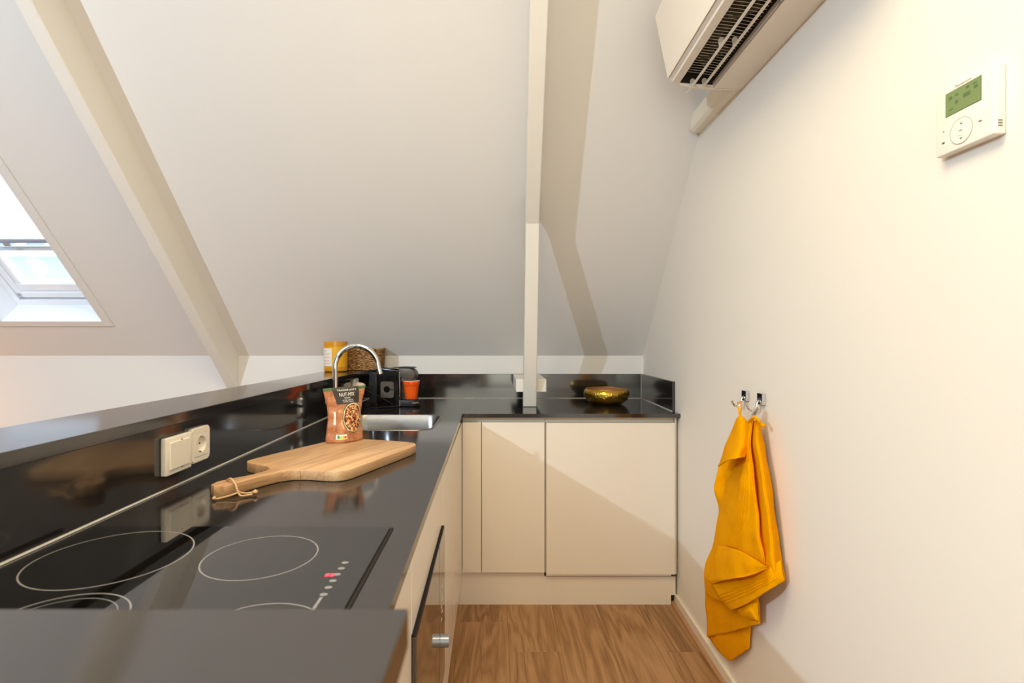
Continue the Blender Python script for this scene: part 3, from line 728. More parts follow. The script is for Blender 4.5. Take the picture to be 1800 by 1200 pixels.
for k, c in enumerate(('ns_g', 'ns_l', 'ns_y', 'ns_o', 'ns_r')):
    bag_poly('nutrition_mark', M[c], lambda a, b, k=k: (0.235+0.046*k+0.046*a, 0.078+(0.045 if k else 0.06)*b), 2, 2, 0.0011)
def bag_text(s, cs, ct, hgt, wid=None):
    b2 = text_mesh(s, 1.0)
    xs = [v.co.x for v in b2.verts]; ys = [v.co.y for v in b2.verts]
    sx = (wid or 1)/(max(xs)-min(xs)); sy = hgt/(max(ys)-min(ys)); mx = (max(xs)+min(xs))/2; my = (max(ys)+min(ys))/2
    remap(b2, lambda a, b, c: bag_pt(cs+(a-mx)*sx, ct+(b-my)*sy, 0.0012))
    return obj('lettering', b2, M['white_ink'], bag)
bag_text("TRADER JOE'S", 0.53, 0.945, 0.040, 0.46); bag_text('NUT-MIX', 0.53, 0.868, 0.066, 0.38); bag_text('NOTEN', 0.54, 0.806, 0.026, 0.15)
bag_text('NATUREL GEMENGD', 0.55, 0.765, 0.018, 0.30); bag_text('NOTEN & CASHEWS', 0.56, 0.735, 0.018, 0.30)
bag_poly('blank_panel', M['tag'], lambda a, b: (0.135+0.05*a, 0.33+0.24*b), 3, 6, 0.0006)

# ------------------------------------------------------------------ coffee machine (local: x towards the front, z up)
cm = root('coffee_machine', (-0.535, 2.71, 0.9005), 'small glossy black capsule coffee machine in the worktop corner', 'coffee machine', rz=-math.radians(8))
def cmo(name, bm, m, sm=False):
    o = obj(name, bm, m, cm, local=True)
    if sm: smooth_by_angle(o)
    return o
prof = [(-0.062, 0.0), (0.056, 0.0), (0.056, 0.172), (0.050, 0.184), (0.036, 0.190), (-0.040, 0.198), (-0.056, 0.192), (-0.062, 0.178)]
bm = bmesh.new(); prism(bm, prof, -0.042, 0.042, lambda a, b, c: (a, c, b), bev=0.006, seg=3); cmo('body', bm, M['blk'], True)
# head: D-shaped side cheeks round the brewing unit
dprof = [(0.048, 0.196)]+[(0.098+0.036*math.cos(a), 0.162+0.034*math.sin(a)) for a in [PI/2-k*PI/10 for k in range(0, 12)]]+[(0.075, 0.138), (0.060, 0.150), (0.048, 0.152)]
bm = bmesh.new(); prism(bm, dprof, -0.036, 0.036, lambda a, b, c: (a, c, b), bev=0.004, seg=2); cmo('brew_head', bm, M['greybrown'], True)
bm = bmesh.new(); prism(bm, [(0.0, 0.1975), (0.06, 0.203), (0.118, 0.201), (0.126, 0.197), (0.118, 0.195), (0.06, 0.1965)], -0.034, 0.034, lambda a, b, c: (a, c, b), bev=0.001); cmo('lever', bm, M['blk_matt'])
bm = bmesh.new(); prism(bm, rrect(-0.044, 0.026, 0.045, 0.128, 0.012, 5), -0.0426, -0.0408, lambda a, b, c: (a, c, b)); cmo('socket_reflection', bm, M['greybrown'])  # reflection of a wall socket modelled as a raised panel
bm = bmesh.new(); prism(bm, [(-0.011+0.0165*math.cos(2*PI*i/24), 0.088+0.0165*math.sin(2*PI*i/24)) for i in range(24)], -0.0432, -0.0424, lambda a, b, c: (a, c, b)); bx(bm, -0.002, 0.022, -0.0431, -0.0424, 0.084, 0.089); cmo('socket_reflection_well', bm, M['blk'])  # round well and slot of the reflected socket, built as solid shapes
bm = bmesh.new(); bx(bm, -0.108, -0.064, -0.040, 0.040, 0.012, 0.178, bev=0.008, seg=3); cmo('water_tank', bm, M['smoke'], True)
bm = bmesh.new(); bx(bm, -0.110, -0.0635, -0.041, 0.041, 0.179, 0.187, bev=0.003); cmo('tank_lid', bm, M['blk'])
bm = bmesh.new(); bx(bm, -0.110, -0.0635, -0.041, 0.041, 0.0, 0.0115, bev=0.003); cmo('tank_base', bm, M['blk'])
bm = bmesh.new(); bx(bm, 0.0535, 0.059, -0.043, -0.037, 0.004, 0.176, bev=0.0015); cmo('edge_highlight', bm, M['chrome'])  # chrome strip put in for the highlight along the front corner
tray = [(0.058, -0.040), (0.110, -0.040)]+[(0.112+0.040*math.cos(a), 0.040*math.sin(a)) for a in [-PI/2+PI*k/12 for k in range(1, 12)]]+[(0.110, 0.040), (0.058, 0.040)]
bm = bmesh.new(); prism(bm, tray, 0.002, 0.034, lambda a, b, c: (a, b, c), bev=0.004, seg=2); cmo('drip_tray', bm, M['blk_matt'], True)
bm = bmesh.new(); prism(bm, [(0.112+(a-0.112)*0.86, b*0.86) for a, b in tray], 0.0342, 0.0358, lambda a, b, c: (a, b, c)); cmo('tray_grid', bm, M['blk'])
b2 = text_mesh('nespresso', 0.0095)
def trtext(a, b, c):
    th_ = -PI/2+0.75+a/0.0405
    return (0.112+0.0405*math.cos(th_), 0.0405*math.sin(th_), 0.021+b)
remap(b2, trtext); cmo('lettering', b2, M['white_ink'])
cord = spline([(-0.7, 2.742, 1.0), (-0.655, 2.735, 0.985), (-0.640, 2.70, 0.94), (-0.650, 2.64, 0.912), (-0.630, 2.600, 0.9055), (-0.575, 2.605, 0.9055), (-0.520, 2.625, 0.9055), (-0.500, 2.655, 0.9055)], 8)
cord2 = spline([(-0.672, 2.735, 0.982), (-0.63, 2.66, 0.972), (-0.58, 2.625, 0.955), (-0.535, 2.628, 0.930), (-0.515, 2.64, 0.912)], 8)
rinv = Matrix.Rotation(math.radians(8), 4, 'Z')
bm = bmesh.new(); tube(bm, [rinv @ (p-cm.location) for p in cord], 0.0032, 8); tube(bm, [rinv @ (p-cm.location) for p in cord2], 0.0028, 8); cmo('power_cord', bm, M['blk'], True)
# orange cup on the tray
cp = cm.location+Matrix.Rotation(-math.radians(8), 3, 'Z') @ Vector((0.105, 0, 0.0362))
cu = root('cup', cp, 'orange fluted espresso cup standing on the coffee machine tray', 'cup')
def flute(r, z, a):
    k = 1 if z < 0.066 else max(0, 1-(z-0.066)/0.006)
    return r*(1-0.035*k*(1-abs(math.cos(a*4.5))))
bm = bmesh.new()
lathe(bm, [(0.0, 0), (0.0295, 0.0), (0.0315, 0.003), (0.034, 0.03), (0.0385, 0.064), (0.0395, 0.068), (0.041, 0.07), (0.0435, 0.093), (0.0425, 0.0945), (0.0415, 0.093)], *cp, n=72, f=flute, cap=False)
smooth_by_angle(obj('outside', bm, M['orange'], cu), 40)
bm = bmesh.new(); lathe(bm, [(0.0435, 0.0935), (0.0428, 0.0953), (0.0405, 0.0925), (0.0345, 0.06), (0.026, 0.006), (0.0, 0.005)], *cp, n=48, cap=False); obj('lining', bm, M['cream'], cu, True)

# ------------------------------------------------------------------ candle jar and basket on the ledge
cx, cy = -0.862, 2.835
R0 = 0.062
cj = root('candle_jar', (cx, cy, 1.0705), 'yellow glass candle jar with white label at the far end of the ledge', 'candle')
bm = bmesh.new(); lathe(bm, [(0.0, 0.0), (R0-0.006, 0.0), (R0, 0.006), (R0, 0.026), (0.0, 0.026)], cx, cy, 1.0705, 48); smooth_by_angle(obj('glass_base', bm, M['jar_rim'], cj))
bm = bmesh.new(); lathe(bm, [(0.0, 0.0262), (R0-0.0004, 0.0262), (R0-0.0004, 0.134), (0.0, 0.134)], cx, cy, 1.0705, 48); smooth_by_angle(obj('wax', bm, M['jar'], cj))
bm = bmesh.new(); lathe(bm, [(R0, 0.1342), (R0, 0.162), (R0-0.004, 0.162), (R0-0.004, 0.1342)], cx, cy, 1.0705, 48); smooth_by_angle(obj('glass_rim', bm, M['jar_rim'], cj))
bm = bmesh.new(); tube(bm, [(cx, cy, 1.2047), (cx+0.001, cy, 1.217)], 0.0012, 6); obj('wick', bm, M['ink'], cj)
def curved(name, a0, a1, z0, z1, m, off):
    b2 = bmesh.new(); n = 14
    lo = [b2.verts.new((cx+(R0+off)*math.cos(a0+(a1-a0)*i/n), cy+(R0+off)*math.sin(a0+(a1-a0)*i/n), z0)) for i in range(n+1)]
    hi = [b2.verts.new((v.co.x, v.co.y, z1)) for v in lo]
    for i in range(n): b2.faces.new((lo[i], lo[i+1], hi[i+1], hi[i]))
    return obj(name, b2, m, cj, True)
curved('label', math.radians(190), math.radians(268), 1.102, 1.196, M['tag'], 0.0006)
for z in (1.182, 1.165, 1.148, 1.129, 1.115): curved('label_print', math.radians(205), math.radians(205+(52 if z < 1.17 else 34)), z, z+0.0022, M['pinkink'], 0.0010)
bk = root('basket', (-0.792, 2.985, 1.0705), 'rectangular woven seagrass basket behind the candle jar on the ledge', 'basket')
hx, hy, hb = 0.152, 0.072, 0.106
bm = bmesh.new()
def bring(z, k):
    gx = hx*(0.97+0.03*z/hb); gy = hy*(0.94+0.06*z/hb)
    o = []
    base = rrect(-gx, gx, -gy, gy, 0.025, 4)
    # resample along the perimeter
    P = [Vector((a, b, 0)) for a, b in base]; P.append(P[0]); Ls = [0]
    for a, b in zip(P, P[1:]): Ls.append(Ls[-1]+(b-a).length)
    n = 96
    for i in range(n):
        s = Ls[-1]*i/n; j = max(q for q in range(len(Ls)-1) if Ls[q] <= s); f = (s-Ls[j])/max(1e-9, Ls[j+1]-Ls[j])
        p = P[j].lerp(P[j+1], f); nr = Vector((p.x/gx, p.y/gy, 0)).normalized()
        p = p+nr*(0.0016*(1 if (i//3+k) % 2 else -1)+0.0016*noise.noise(Vector((i*0.7, k*3.1, 0))))
        o.append(Vector((-0.792+p.x, 2.985+p.y, 1.0705+z+0.0022*math.sin(i*0.35+k)*z/hb+0.0022*noise.noise(Vector((i*0.4, k*7.7, 5))))))
    return o
for k in range(20): tube(bm, bring(0.005+k*0.0055, k), 0.0041, 6, closed=True)
tag(obj('weave', bm, M['wicker'], bk, True), kind='stuff')
bm = bmesh.new(); tube(bm, bring(0.1165, 0), 0.0075, 8, closed=True); obj('rim', bm, M['wicker'], bk, True)
box('bottom', (-0.792-hx*0.9, -0.792+hx*0.9, 2.985-hy*0.9, 2.985+hy*0.9, 1.0712, 1.078), M['wicker'], bk)

# ------------------------------------------------------------------ brass bowl
bw = root('brass_bowl', (0.596, 2.80, 0.9005), 'hammered brass bowl on the black worktop in the right corner', 'bowl')
bm = bmesh.new()
lathe(bm, [(0.0, 0.0), (0.070, 0.0), (0.088, 0.006), (0.107, 0.022), (0.1185, 0.042), (0.1205, 0.056), (0.1165, 0.070), (0.1075, 0.0795)], 0.596, 2.80, 0.9005, 96)
bmesh.ops.delete(bm, geom=[f for f in bm.faces if len(f.verts) > 4], context='FACES'); obj('bowl', bm, M['brass'], bw, True)
bm = bmesh.new(); lathe(bm, [(0.1070, 0.0790), (0.114, 0.069), (0.1175, 0.056), (0.1155, 0.043), (0.104, 0.025), (0.085, 0.010), (0.0, 0.006)], 0.596, 2.80, 0.9005, 64)
bmesh.ops.delete(bm, geom=[f for f in bm.faces if len(f.verts) > 4], context='FACES'); obj('lining', bm, M['brass_in'], bw, True)
bm = bmesh.new(); tube(bm, [(0.596+0.1072*math.cos(2*PI*i/64), 2.80+0.1072*math.sin(2*PI*i/64), 0.9802) for i in range(64)], 0.0016, 8, closed=True); obj('rim', bm, M['brass'], bw, True)

# ------------------------------------------------------------------ air conditioner on the right wall
YE, YN = 1.787, 0.985
XW = WX(YE)
def acp(p, y):   # p = (distance from the wall, z)
    return (WX(y)-p[0], y, p[1])
prof = [(0.001, 2.0875), (0.098, 2.0905), (0.100, 2.150), (0.150, 2.192), (0.212, 2.170), (0.216, 2.112), (0.236, 2.120), (0.245, 2.128), (0.288, 2.340), (0.262, 2.398), (0.225, 2.415), (0.001, 2.415)]
ac = root('air_conditioner', (XW, 1.39, 2.25), 'cream wall mounted air conditioner with its louvre open at the top right', 'air conditioner')
def ybar(name, prof, y0, y1, m, bev=0.0, pa=None):
    b2 = bmesh.new(); n = len(prof)
    A = [b2.verts.new(acp(p, y0)) for p in prof]; B = [b2.verts.new(acp(p, y1)) for p in prof]
    b2.faces.new(A); b2.faces.new(B[::-1])
    for i in range(n): b2.faces.new((A[i], B[i], B[(i+1) % n], A[(i+1) % n]))
    bmesh.ops.recalc_face_normals(b2, faces=b2.faces)
    if bev: bmesh.ops.bevel(b2, geom=b2.edges[:], offset=bev, segments=2, affect='EDGES')
    return obj(name, b2, m, pa or ac)
ybar('casing', prof, YN, YE-0.014, M['ac'])
endp = [(0.001, 2.0875), (0.100, 2.0895), (0.170, 2.094), (0.215, 2.104), (0.240, 2.121), (0.245, 2.128), (0.288, 2.340), (0.262, 2.398), (0.225, 2.415), (0.001, 2.415)]
ybar('end_cap', endp, YE-0.0138, YE, M['ac'], 0.002); ybar('end_cap', endp, YN-0.014, YN-0.0002, M['ac'], 0.002)
ybar('front_panel', [(0.246, 2.132), (0.2495, 2.128), (0.2925, 2.340), (0.2665, 2.399), (0.2635, 2.397), (0.2885, 2.340)], YN, YE-0.002, M['ac'])
ybar('air_flap', [(0.214, 2.106), (0.236, 2.111), (0.238, 2.118), (0.214, 2.112)], YN+0.004, YE-0.016, M['ac'])
ybar('inner_flap', [(0.197, 2.130), (0.211, 2.112), (0.213, 2.170), (0.200, 2.174)], YN+0.002, YE-0.0145, M['ac_grey'])
ybar('end_liner', [(0.102, 2.101), (0.214, 2.109), (0.212, 2.168), (0.150, 2.188), (0.102, 2.149)], YE-0.0185, YE-0.0145, M['ac_dark'])
ybar('cavity', [(0.1005, 2.112), (0.1015, 2.112), (0.1015, 2.150), (0.150, 2.190), (0.199, 2.176), (0.199, 2.178), (0.150, 2.1917), (0.1005, 2.1505)], YN+0.001, YE-0.0142, M['ac_dark'])
# cross-flow fan: blades and discs
def fanpt(r, a, y): return (WX(y)-0.150+r*math.cos(a), y, 2.160+r*math.sin(a))
bm = bmesh.new()
for k in range(26):
    a = 2*PI*k/26
    for (y0, y1) in [(YN+0.02+0.1*q, YN+0.116+0.1*q) for q in range(7)]:
        v = [bm.verts.new(fanpt(r, a+d, y)) for r, d, y in ((0.022, 0.25, y0), (0.028, 0, y0), (0.028, 0, y1), (0.022, 0.25, y1))]; bm.faces.new(v)
tag(obj('fan_blades', bm, M['ac_fin'], ac), kind='stuff')
for q in range(8):
    bm = bmesh.new(); y = YN+0.018+0.1*q
    r1 = [bm.verts.new(fanpt(0.029, 2*PI*i/24, y-0.0015)) for i in range(24)]; r2 = [bm.verts.new(fanpt(0.029, 2*PI*i/24, y+0.0015)) for i in range(24)]
    bm.faces.new(r1[::-1]); bm.faces.new(r2)
    for i in range(24): bm.faces.new((r1[i], r1[(i+1) % 24], r2[(i+1) % 24], r2[i]))
    obj('fan_disc', bm, M['ac_fin'], ac)
bm = bmesh.new()
for k in range(52):
    y = YN+0.02+k*0.0145
    tube(bm, [acp((0.104, 2.118), y), acp((0.150, 2.1265), y), acp((0.196, 2.132), y)], 0.0007, 4)
tag(obj('guard_wires', bm, M['duct'], ac), kind='stuff')
for p, z in ((0.172, 2.094), (0.132, 2.096)):
    b2 = bmesh.new(); tube(b2, [acp((p, z), YN+0.004), acp((p, z), YE+(0.028 if p > 0.15 else -0.015))], 0.0048, 8, flat=0.6); 
    o = obj('louvre_vane', b2, M['ac'], ac)
    for y in (YE-0.022, YE-0.26, YE-0.50):
        b3 = bmesh.new(); prism(b3, [(0.0085*math.cos(2*PI*i/12), 0.016+0.0085*math.sin(2*PI*i/12)) for i in range(0, 7)]+[(-0.005, 0.0), (0.005, 0.0)], -0.0016, 0.0016, lambda a, b, c, y=y, p=p, z=z: (WX(y)-p+a, y+c, z+b))
        obj('vane_bracket', b3, M['white_plastic'], o)
for y in (YE-0.15, YE-0.36):
    b3 = bmesh.new(); prism(b3, [(0.11, 2.13), (0.15, 2.118), (0.185, 2.128), (0.178, 2.165), (0.13, 2.168)], -0.002, 0.002, lambda a, b, c, y=y: (WX(y)-a, y+c+(a-0.15)*0.6, b)); obj('deflector', b3, M['ac_fin'], ac)
# trunking from the unit to the roof slope
tk = root('pipe_trunking', (WX(2.0), 1.97, 2.12), 'cream plastic pipe trunking running from the air conditioner to the slope', 'trunking')
ybar('duct_cover', [(0.001, 2.088), (0.034, 2.088), (0.046, 2.100), (0.046, 2.158), (0.038, 2.164), (0.001, 2.164)], YE+0.001, 2.150, M['duct'], 0.0015, tk)
ybar('back_plate', [(0.0005, 2.083), (0.004, 2.083), (0.004, 2.087), (0.0005, 2.087)], YE+0.001, 2.150, M['duct'], 0, tk)

# ------------------------------------------------------------------ climate controller on the right wall
def wl(y, z, p): return (WX(y)-p, y, z)
T0, T1, Z0, Z1 = 0.832, 0.947, 1.563, 1.677
tc_ = root('climate_controller', (WX(0.89), 0.89, Z0), 'white wall controller with small green screen at the upper right', 'controller')
bm = bmesh.new(); prism(bm, rrect(T0, T1, Z0, Z1, 0.003, 3), 0.0005, 0.019, lambda a, b, c: wl(a, b, c), bev=0.0025, seg=3); smooth_by_angle(obj('case', bm, M['white_plastic'], tc_))
def tp(name, s0, s1, t0, t1, m, p0=0.0188, p1=0.0197):
    # s measured from the far (left in the picture) edge towards the viewer, t from the bottom, as fractions
    b2 = bmesh.new(); W_, H_ = T1-T0, Z1-Z0
    y0, y1 = T1-s1*W_, T1-s0*W_
    prism(b2, [(y0, Z0+t0*H_), (y1, Z0+t0*H_), (y1, Z0+t1*H_), (y0, Z0+t1*H_)], p0, p1, lambda a, b, c: wl(a, b, c)); return obj(name, b2, m, tc_)
tp('screen_bezel', 0.185, 0.795, 0.565, 0.965-0.04, M['groove'], 0.0188, 0.0193)
tp('screen', 0.192, 0.79, 0.572, 0.918, M['lcd'], 0.0190, 0.0197)
for (s, t_, ww, hh) in ((0.25, 0.80, 0.06, 0.05), (0.36, 0.82, 0.06, 0.03), (0.36, 0.70, 0.05, 0.05), (0.25, 0.64, 0.08, 0.02), (0.50, 0.73, 0.12, 0.06), (0.55, 0.84, 0.05, 0.04), (0.68, 0.78, 0.06, 0.05), (0.66, 0.85, 0.07, 0.02)):
    tp('screen_symbol', s, s+ww, t_, t_+hh, M['lcd_ink'], 0.0196, 0.0199)
cyd, czd = T1-0.46*(T1-T0), Z0+0.26*(Z1-Z0)
for (r, p, m, nm) in ((0.0215, 0.0198, M['white_plastic'], 'dial'), (0.0085, 0.0206, M['ac'], 'dial_button')):
    b2 = bmesh.new(); prism(b2, [(cyd+r*math.cos(2*PI*i/32), czd+r*math.sin(2*PI*i/32)) for i in range(32)], 0.0185, p, lambda a, b, c: wl(a, b, c), bev=0.0004, seg=1); smooth_by_angle(obj(nm, b2, m, tc_))
b2 = bmesh.new(); n = 40
for i in range(n):
    a0, a1 = 2*PI*i/n, 2*PI*(i+1)/n
    b2.faces.new([b2.verts.new(wl(cyd+r*math.cos(a), czd+r*math.sin(a), 0.0194)) for r, a in ((0.0218, a0), (0.0224, a0), (0.0224, a1), (0.0218, a1))])
obj('dial_outline', b2, M['socket_dark'], tc_)
for (s, t_, ww, hh) in ((0.44, 0.255, 0.05, 0.012), (0.13, 0.36, 0.035, 0.012), (0.12, 0.175, 0.05, 0.03), (0.75, 0.26, 0.05, 0.02), (0.455, 0.36, 0.03, 0.012), (0.455, 0.14, 0.03, 0.012)):
    tp('button_mark', s, s+ww, t_, t_+hh, M['socket_dark'], 0.0190, 0.0209 if abs(s-0.45) < 0.02 else 0.0194)
for (s, t_) in ((0.10, 0.31), (0.10, 0.14), (0.72, 0.22)): tp('button', s, s+0.2, t_, t_+0.10, M['white_plastic'], 0.0186, 0.0192)
tp('status_light', 0.785, 0.83, 0.475, 0.505, M['led_green'])
for k in range(3):
    b2 = bmesh.new(); z = Z0+0.012+0.0042*k; bx(b2, WX(T0)-0.014, WX(T0)-0.007, T0-0.0004, T0+0.001, z, z+0.002); obj('side_slot', b2, M['socket_dark'], tc_)
b2 = text_mesh('Panasonic', 0.0085); remap(b2, lambda a, b, c: wl(T1-0.50*(T1-T0)-a, Z0+0.962*(Z1-Z0)+b*0.8, 0.0192)); obj('lettering', b2, M['socket_dark'], tc_)

# ------------------------------------------------------------------ hooks and towels
def hook(y0, y1, z0, z1, label):
    r = root('towel_hook', (WX((y0+y1)/2), (y0+y1)/2, z0), label, 'hook', 'chrome hooks on the right wall')
    b2 = bmesh.new(); prism(b2, [(y0, z0), (y1, z0), (y1, z1), (y0, z1)], 0.0005, 0.012, lambda a, b, c: wl(a, b, c), bev=0.0006, seg=1); obj('wall_plate', b2, M['chrome'], r)
    ym = (y0+y1)/2+0.002; b3 = bmesh.new()
    tube(b3, spline([wl(ym, z0+0.012, 0.0125), wl(ym, z0+0.004, 0.019), wl(ym, z0-0.012, 0.022), wl(ym+0.002, z0-0.019, 0.032), wl(ym+0.004, z0-0.014, 0.042), wl(ym+0.005, z0-0.001, 0.049)], 6), 0.0034, 10)
    smooth_by_angle(obj('hook_arm', b3, M['chrome'], r))
    b4 = bmesh.new(); prism(b4, [(ym+0.003*math.cos(2*PI*i/12), z0+0.015+0.003*math.sin(2*PI*i/12)) for i in range(12)], 0.0118, 0.0135, lambda a, b, c: wl(a, b, c)); obj('screw', b4, M['steel'], r)
    return r
hook(1.722, 1.753, 1.0365, 1.0700, 'small square chrome hook farther along the right wall')
hook(1.612, 1.644, 1.0365, 1.0715, 'small square chrome hook nearer the viewer on the right wall')
def tw(u, v, p):
    """point of a towel: picture position traced once, p metres off the wall"""
    y = (0.7922-p)/((u-UX)/F-0.026); return Vector((WX(y)-p, y, H-(v-VY)*y/F))
def cat(p0, p1, p2, p3, t): return 0.5*((2*p1)+(-p0+p2)*t+(2*p0-5*p1+4*p2-p3)*t*t+(-p0+3*p1-3*p2+p3)*t**3)
def ridges(lines, wdt=1.05, hgt=0.0038):
    L = [[(Vector(a), Vector(b)) for a, b in zip(l, l[1:])] for l in lines]
    def f(u, v):
        q = Vector((u, v)); o = 0
        for segs in L:
            d = 99
            for a, b in segs:
                t = max(0, min(1, (q-a).dot(b-a)/(b-a).length_squared)); d = min(d, (q-a.lerp(b, t)).length)
            if d < 4: o += hgt*math.exp(-(d/wdt)**2)
        return o
    return f
def sheet(bm, rows, nu=26, nv=9, thick=0.004, wob=0.0026, seed=0.0, relief=None):
    """cloth from rows of (u, v, p); smooth interpolation along and across, given thickness"""
    R_ = [[Vector(q) for q in r] for r in rows]
    def across(r):
        o = []; n = len(r)-1
        for i in range(nu+1):
            x = n*i/nu; k = min(int(x), n-1); t = x-k
            o.append(cat(r[max(k-1, 0)], r[k], r[k+1], r[min(k+2, n)], t))
        return o
    R_ = [across(r) for r in R_]; n = len(R_)-1; g = []
    tot = nv*n
    for j in range(tot+1):
        x = n*j/tot; k = min(int(x), n-1); t = x-k
        g.append([cat(R_[max(k-1, 0)][i], R_[k][i], R_[k+1][i], R_[min(k+2, n)][i], t) for i in range(nu+1)])
    pts = []
    for j, row in enumerate(g):
        o = []
        for i, q in enumerate(row):
            off = wob*noise.noise(Vector((q.x*0.07+seed, q.y*0.025, seed)))*2+wob*0.25*math.sin(q.x*0.3+q.y*0.05+seed)
            if relief: off += relief(q.x, q.y)*min(1, min(i, nu-i)*16/nu)
            pt = tw(q.x, q.y, max(q.z, 0.008)); pt.x = min(pt.x-off, WX(pt.y)-0.006)
            o.append(pt)
        pts.append(o)
    J, I = len(pts), nu+1
    A = [[bm.verts.new(p) for p in r] for r in pts]
    B = [[bm.verts.new(p+Vector((thick, 0, 0))) for p in r] for r in pts]
    for j in range(J-1):
        for i in range(I-1):
            bm.faces.new((A[j][i], A[j][i+1], A[j+1][i+1], A[j+1][i])); bm.faces.new((B[j][i], B[j+1][i], B[j+1][i+1], B[j][i+1]))
    for j in range(J-1):
        bm.faces.new((A[j][0], A[j+1][0], B[j+1][0], B[j][0])); bm.faces.new((A[j][-1], B[j][-1], B[j+1][-1], A[j+1][-1]))
    for i in range(I-1):
        bm.faces.new((A[0][i], B[0][i], B[0][i+1], A[0][i+1])); bm.faces.new((A[-1][i], A[-1][i+1], B[-1][i+1], B[-1][i]))
    bmesh.ops.recalc_face_normals(bm, faces=bm.faces)
    return g

# far towel
t1 = root('towel', (WX(1.74)-0.03, 1.74, 1.02), 'mustard yellow towel hanging behind on the farther hook by its loop', 'towel', 'mustard towels on the hooks')
bm = bmesh.new()
sheet(bm, [   # back layer with the dark hollow
    [(1292, 745, .030), (1300, 738, .036), (1310, 742, .032)],
    [(1270, 800, .012), (1290, 800, .012), (1312, 800, .012)],
    [(1259, 838, .034), (1278, 838, .012), (1315, 838, .012)],
    [(1255.5, 860, .040), (1278, 862, .016), (1318, 862, .014)],
    [(1262, 898, .024), (1285, 905, .030), (1322, 905, .026)],
    [(1255, 950, .026), (1283, 965, .030), (1325, 965, .026)],
    [(1240, 1010, .026), (1280, 1020, .030), (1325, 1020, .022)],
    [(1241, 1060, .024), (1285, 1068, .030), (1331, 1058, .020)],
    [(1243, 1119, .024), (1288, 1109, .030), (1333, 1096, .020)]], seed=3.1)
obj('back_layer', bm, M['towel'], t1, True)
bm = bmesh.new()
sheet(bm, [   # front flap folded over, ending in a hem above the hollow
    [(1294, 738, .040), (1299, 731.5, .048), (1306, 733, .044), (1312, 741, .036)],
    [(1284, 762, .046), (1294, 762, .068), (1305, 762, .066), (1313, 762, .048)],
    [(1272, 790, .054), (1286, 788, .094), (1300, 786, .096), (1312, 784, .066)],
    [(1261.5, 820, .060), (1275, 811, .108), (1290, 806, .116), (1308, 803, .080)]], seed=5.0)
obj('front_flap', bm, M['towel'], t1, True)
bm = bmesh.new()
sheet(bm, [   # lowest corner
    [(1243.5, 1118, .020), (1280, 1106, .024), (1317, 1094, .016)],
    [(1262, 1142, .018), (1283, 1134, .022), (1316.5, 1120, .014)],
    [(1281, 1161, .016), (1290, 1157, .018), (1316, 1139, .012)]], nu=14, nv=6, seed=8.0)
obj('corner', bm, M['towel'], t1, True)
bm = bmesh.new()
for (a, b) in (((1296.5, 709), 0), ((1303.5, 711), 1)):
    tube(bm, spline([tw(1299.5, 706+0.5*b, .036), tw(a[0], a[1], .037), tw(a[0]*0.5+1300.5*0.5, 722, .040), tw(1300.5, 734, .042)], 5), 0.0024, 8, flat=0.6)
obj('hanging_loop', bm, M['towel'], t1, True)

# near towel
t2 = root('towel', (WX(1.63)-0.04, 1.63, 1.02), 'mustard yellow towel with ribbed border hanging in front on the nearer hook', 'towel', 'mustard towels on the hooks')
bm = bmesh.new()
gmain = sheet(bm, [   # main drop: left fold, deep crease, right fold
    [(1314, 741, .044), (1319, 737, .054), (1322, 737, .052), (1325, 739, .044), (1329, 738, .052), (1332, 741, .034)],
    [(1304, 775, .044), (1311, 773, .066), (1318, 772, .066), (1321, 772, .046), (1330, 772, .060), (1339, 772, .024)],
    [(1292, 815, .044), (1305, 812, .070), (1320, 810, .072), (1323.5, 810, .046), (1335, 810, .062), (1346.5, 810, .020)],
    [(1276, 850, .042), (1298, 850, .074), (1323, 850, .074), (1328, 850, .046), (1342, 850, .062), (1353, 850, .018)],
    [(1263, 902, .040), (1291, 902, .074), (1327, 902, .074), (1333, 902, .048), (1348, 902, .060), (1361, 902, .016)],
    [(1254, 950, .038), (1284, 952, .072), (1332, 950, .072), (1339, 950, .050), (1354, 950, .058), (1367.5, 950, .016)],
    [(1240, 992, .036), (1280, 990, .066), (1335, 984, .068), (1345, 988, .054), (1358, 985, .056), (1371.5, 985, .016)],
    [(1239, 1030, .032), (1270, 1030, .052), (1330, 1020, .052), (1350, 1020, .050), (1362, 1012, .050), (1376, 1008, .014)],
    [(1240, 1042, .030), (1268, 1056, .046), (1312, 1058, .046), (1345, 1040, .046), (1362, 1028, .044), (1378, 1018, .012)]], nu=220, nv=34, seed=1.0, wob=0.0022, relief=ridges([[(1316-1.9*k, 815), (1318-3.6*k, 860), (1313-4.8*k, 912), (1295-4.7*k, 962-0.8*k)] for k in range(5)], 1.2, 0.0042))
obj('main_drop', bm, M['towel'], t2, True)
bm = bmesh.new()
sheet(bm, [   # folded flap across the middle with a free lower hem
    [(1262, 958, .072), (1288, 964, .086), (1312, 974, .086), (1347, 996, .072)],
    [(1255, 985, .070), (1284, 990, .092), (1313, 992, .090), (1347, 997, .071)],
    [(1243, 1016, .060), (1275, 1015, .092), (1312, 1009, .090), (1347, 998, .070)],
    [(1250, 1026, .060), (1279, 1018, .094), (1313, 1012, .092), (1347, 999, .070)]], seed=2.2)
obj('fold_flap', bm, M['towel'], t2, True)
bm = bmesh.new()
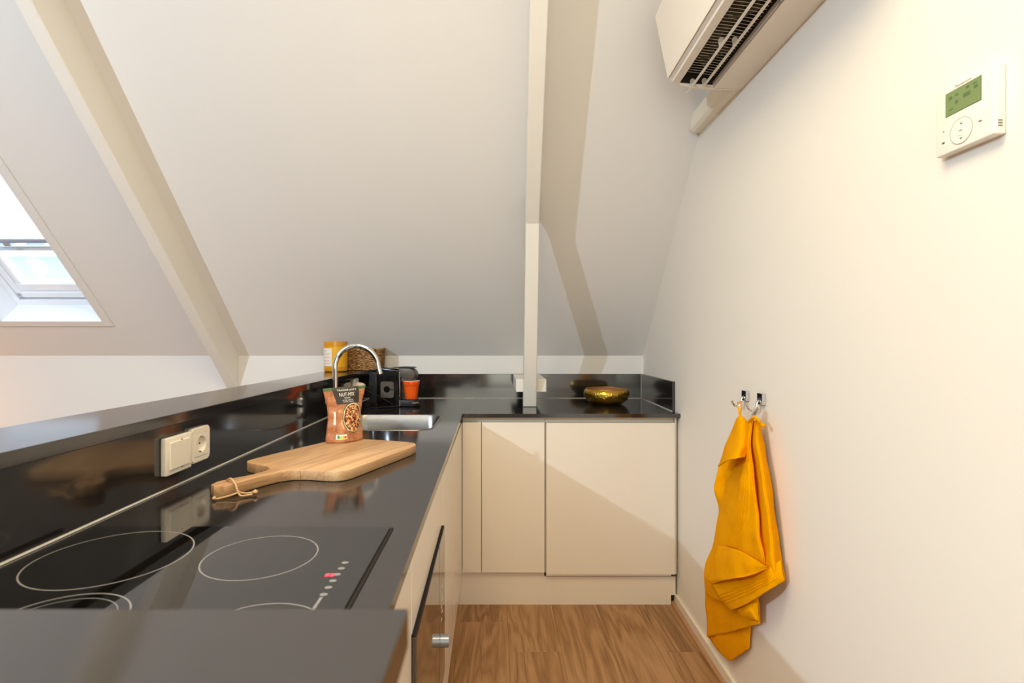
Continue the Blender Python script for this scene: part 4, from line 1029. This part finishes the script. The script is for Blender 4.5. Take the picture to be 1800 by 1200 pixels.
sheet(bm, [   # ribbed hem below the flap
    [(1252, 1028, .056), (1285, 1012, .062), (1320, 1002, .064), (1348, 998, .062), (1371, 984, .034)],
    [(1264, 1048, .054), (1290, 1034, .066), (1322, 1022, .068), (1350, 1012, .064), (1375, 1003, .030)],
    [(1276, 1064, .052), (1296, 1055, .066), (1325, 1042, .068), (1350, 1028, .062), (1378, 1018, .026)],
    [(1283, 1072, .050), (1302, 1065, .064), (1327, 1052, .066), (1351, 1036, .060), (1377, 1021, .026)]], nu=70, nv=18, seed=4.4, relief=ridges([[(1262+4*k, 1046+5.2*k), (1292, 1036+5.5*k), (1322, 1024+5.5*k), (1350, 1010+5.0*k), (1374, 994+5*k)] for k in range(4)]))
obj('ribbed_hem', bm, M['towel'], t2, True)
bm = bmesh.new()
sheet(bm, [   # rounded fold peeping out beneath the hem
    [(1293, 1066, .040), (1310, 1058, .052), (1330, 1048, .040)],
    [(1300, 1080, .040), (1316, 1072, .058), (1331.5, 1070, .040)],
    [(1316, 1089, .036), (1325, 1088, .050), (1334, 1092, .034)]], nu=14, seed=6.4)
obj('under_fold', bm, M['towel'], t2, True)
# bunched roll at the hook, loop and care label
bm = bmesh.new(); tube(bm, spline([tw(1317, 741, .056), tw(1322, 735.5, .060), tw(1327, 733.5, .060), tw(1333, 738, .056), tw(1338, 746, .046), tw(1344, 748.5, .040)], 6), [0.0045]*25+[0.0055]*6, 8); obj('rolled_corner', bm, M['towel'], t2, True)
bm = bmesh.new()
lab = [tw(1333, 712, .036), tw(1326, 715, .046), tw(1319, 728, .052), tw(1318, 734, .052)]; lab2 = [tw(1336, 718, .034), tw(1333, 722, .046), tw(1330, 729, .052), tw(1328, 734, .052)]
A = [bm.verts.new(p) for p in lab]; B = [bm.verts.new(p) for p in lab2]
for i in range(3): bm.faces.new((A[i], A[i+1], B[i+1], B[i]))
bmesh.ops.solidify(bm, geom=bm.faces[:], thickness=0.0008); obj('care_label', bm, M['tag'], t2)
for k in range(6):
    b2 = bmesh.new(); f = 0.12+k*0.14
    p = tw(1332-13*f, 713.5+17*f, .0545); q = tw(1334.5-7*f, 718+11.5*f, .0535)
    tube(b2, [p.lerp(q, 0.08), p.lerp(q, 0.92)], 0.0011, 5); obj('label_print', b2, M['ink'], t2)
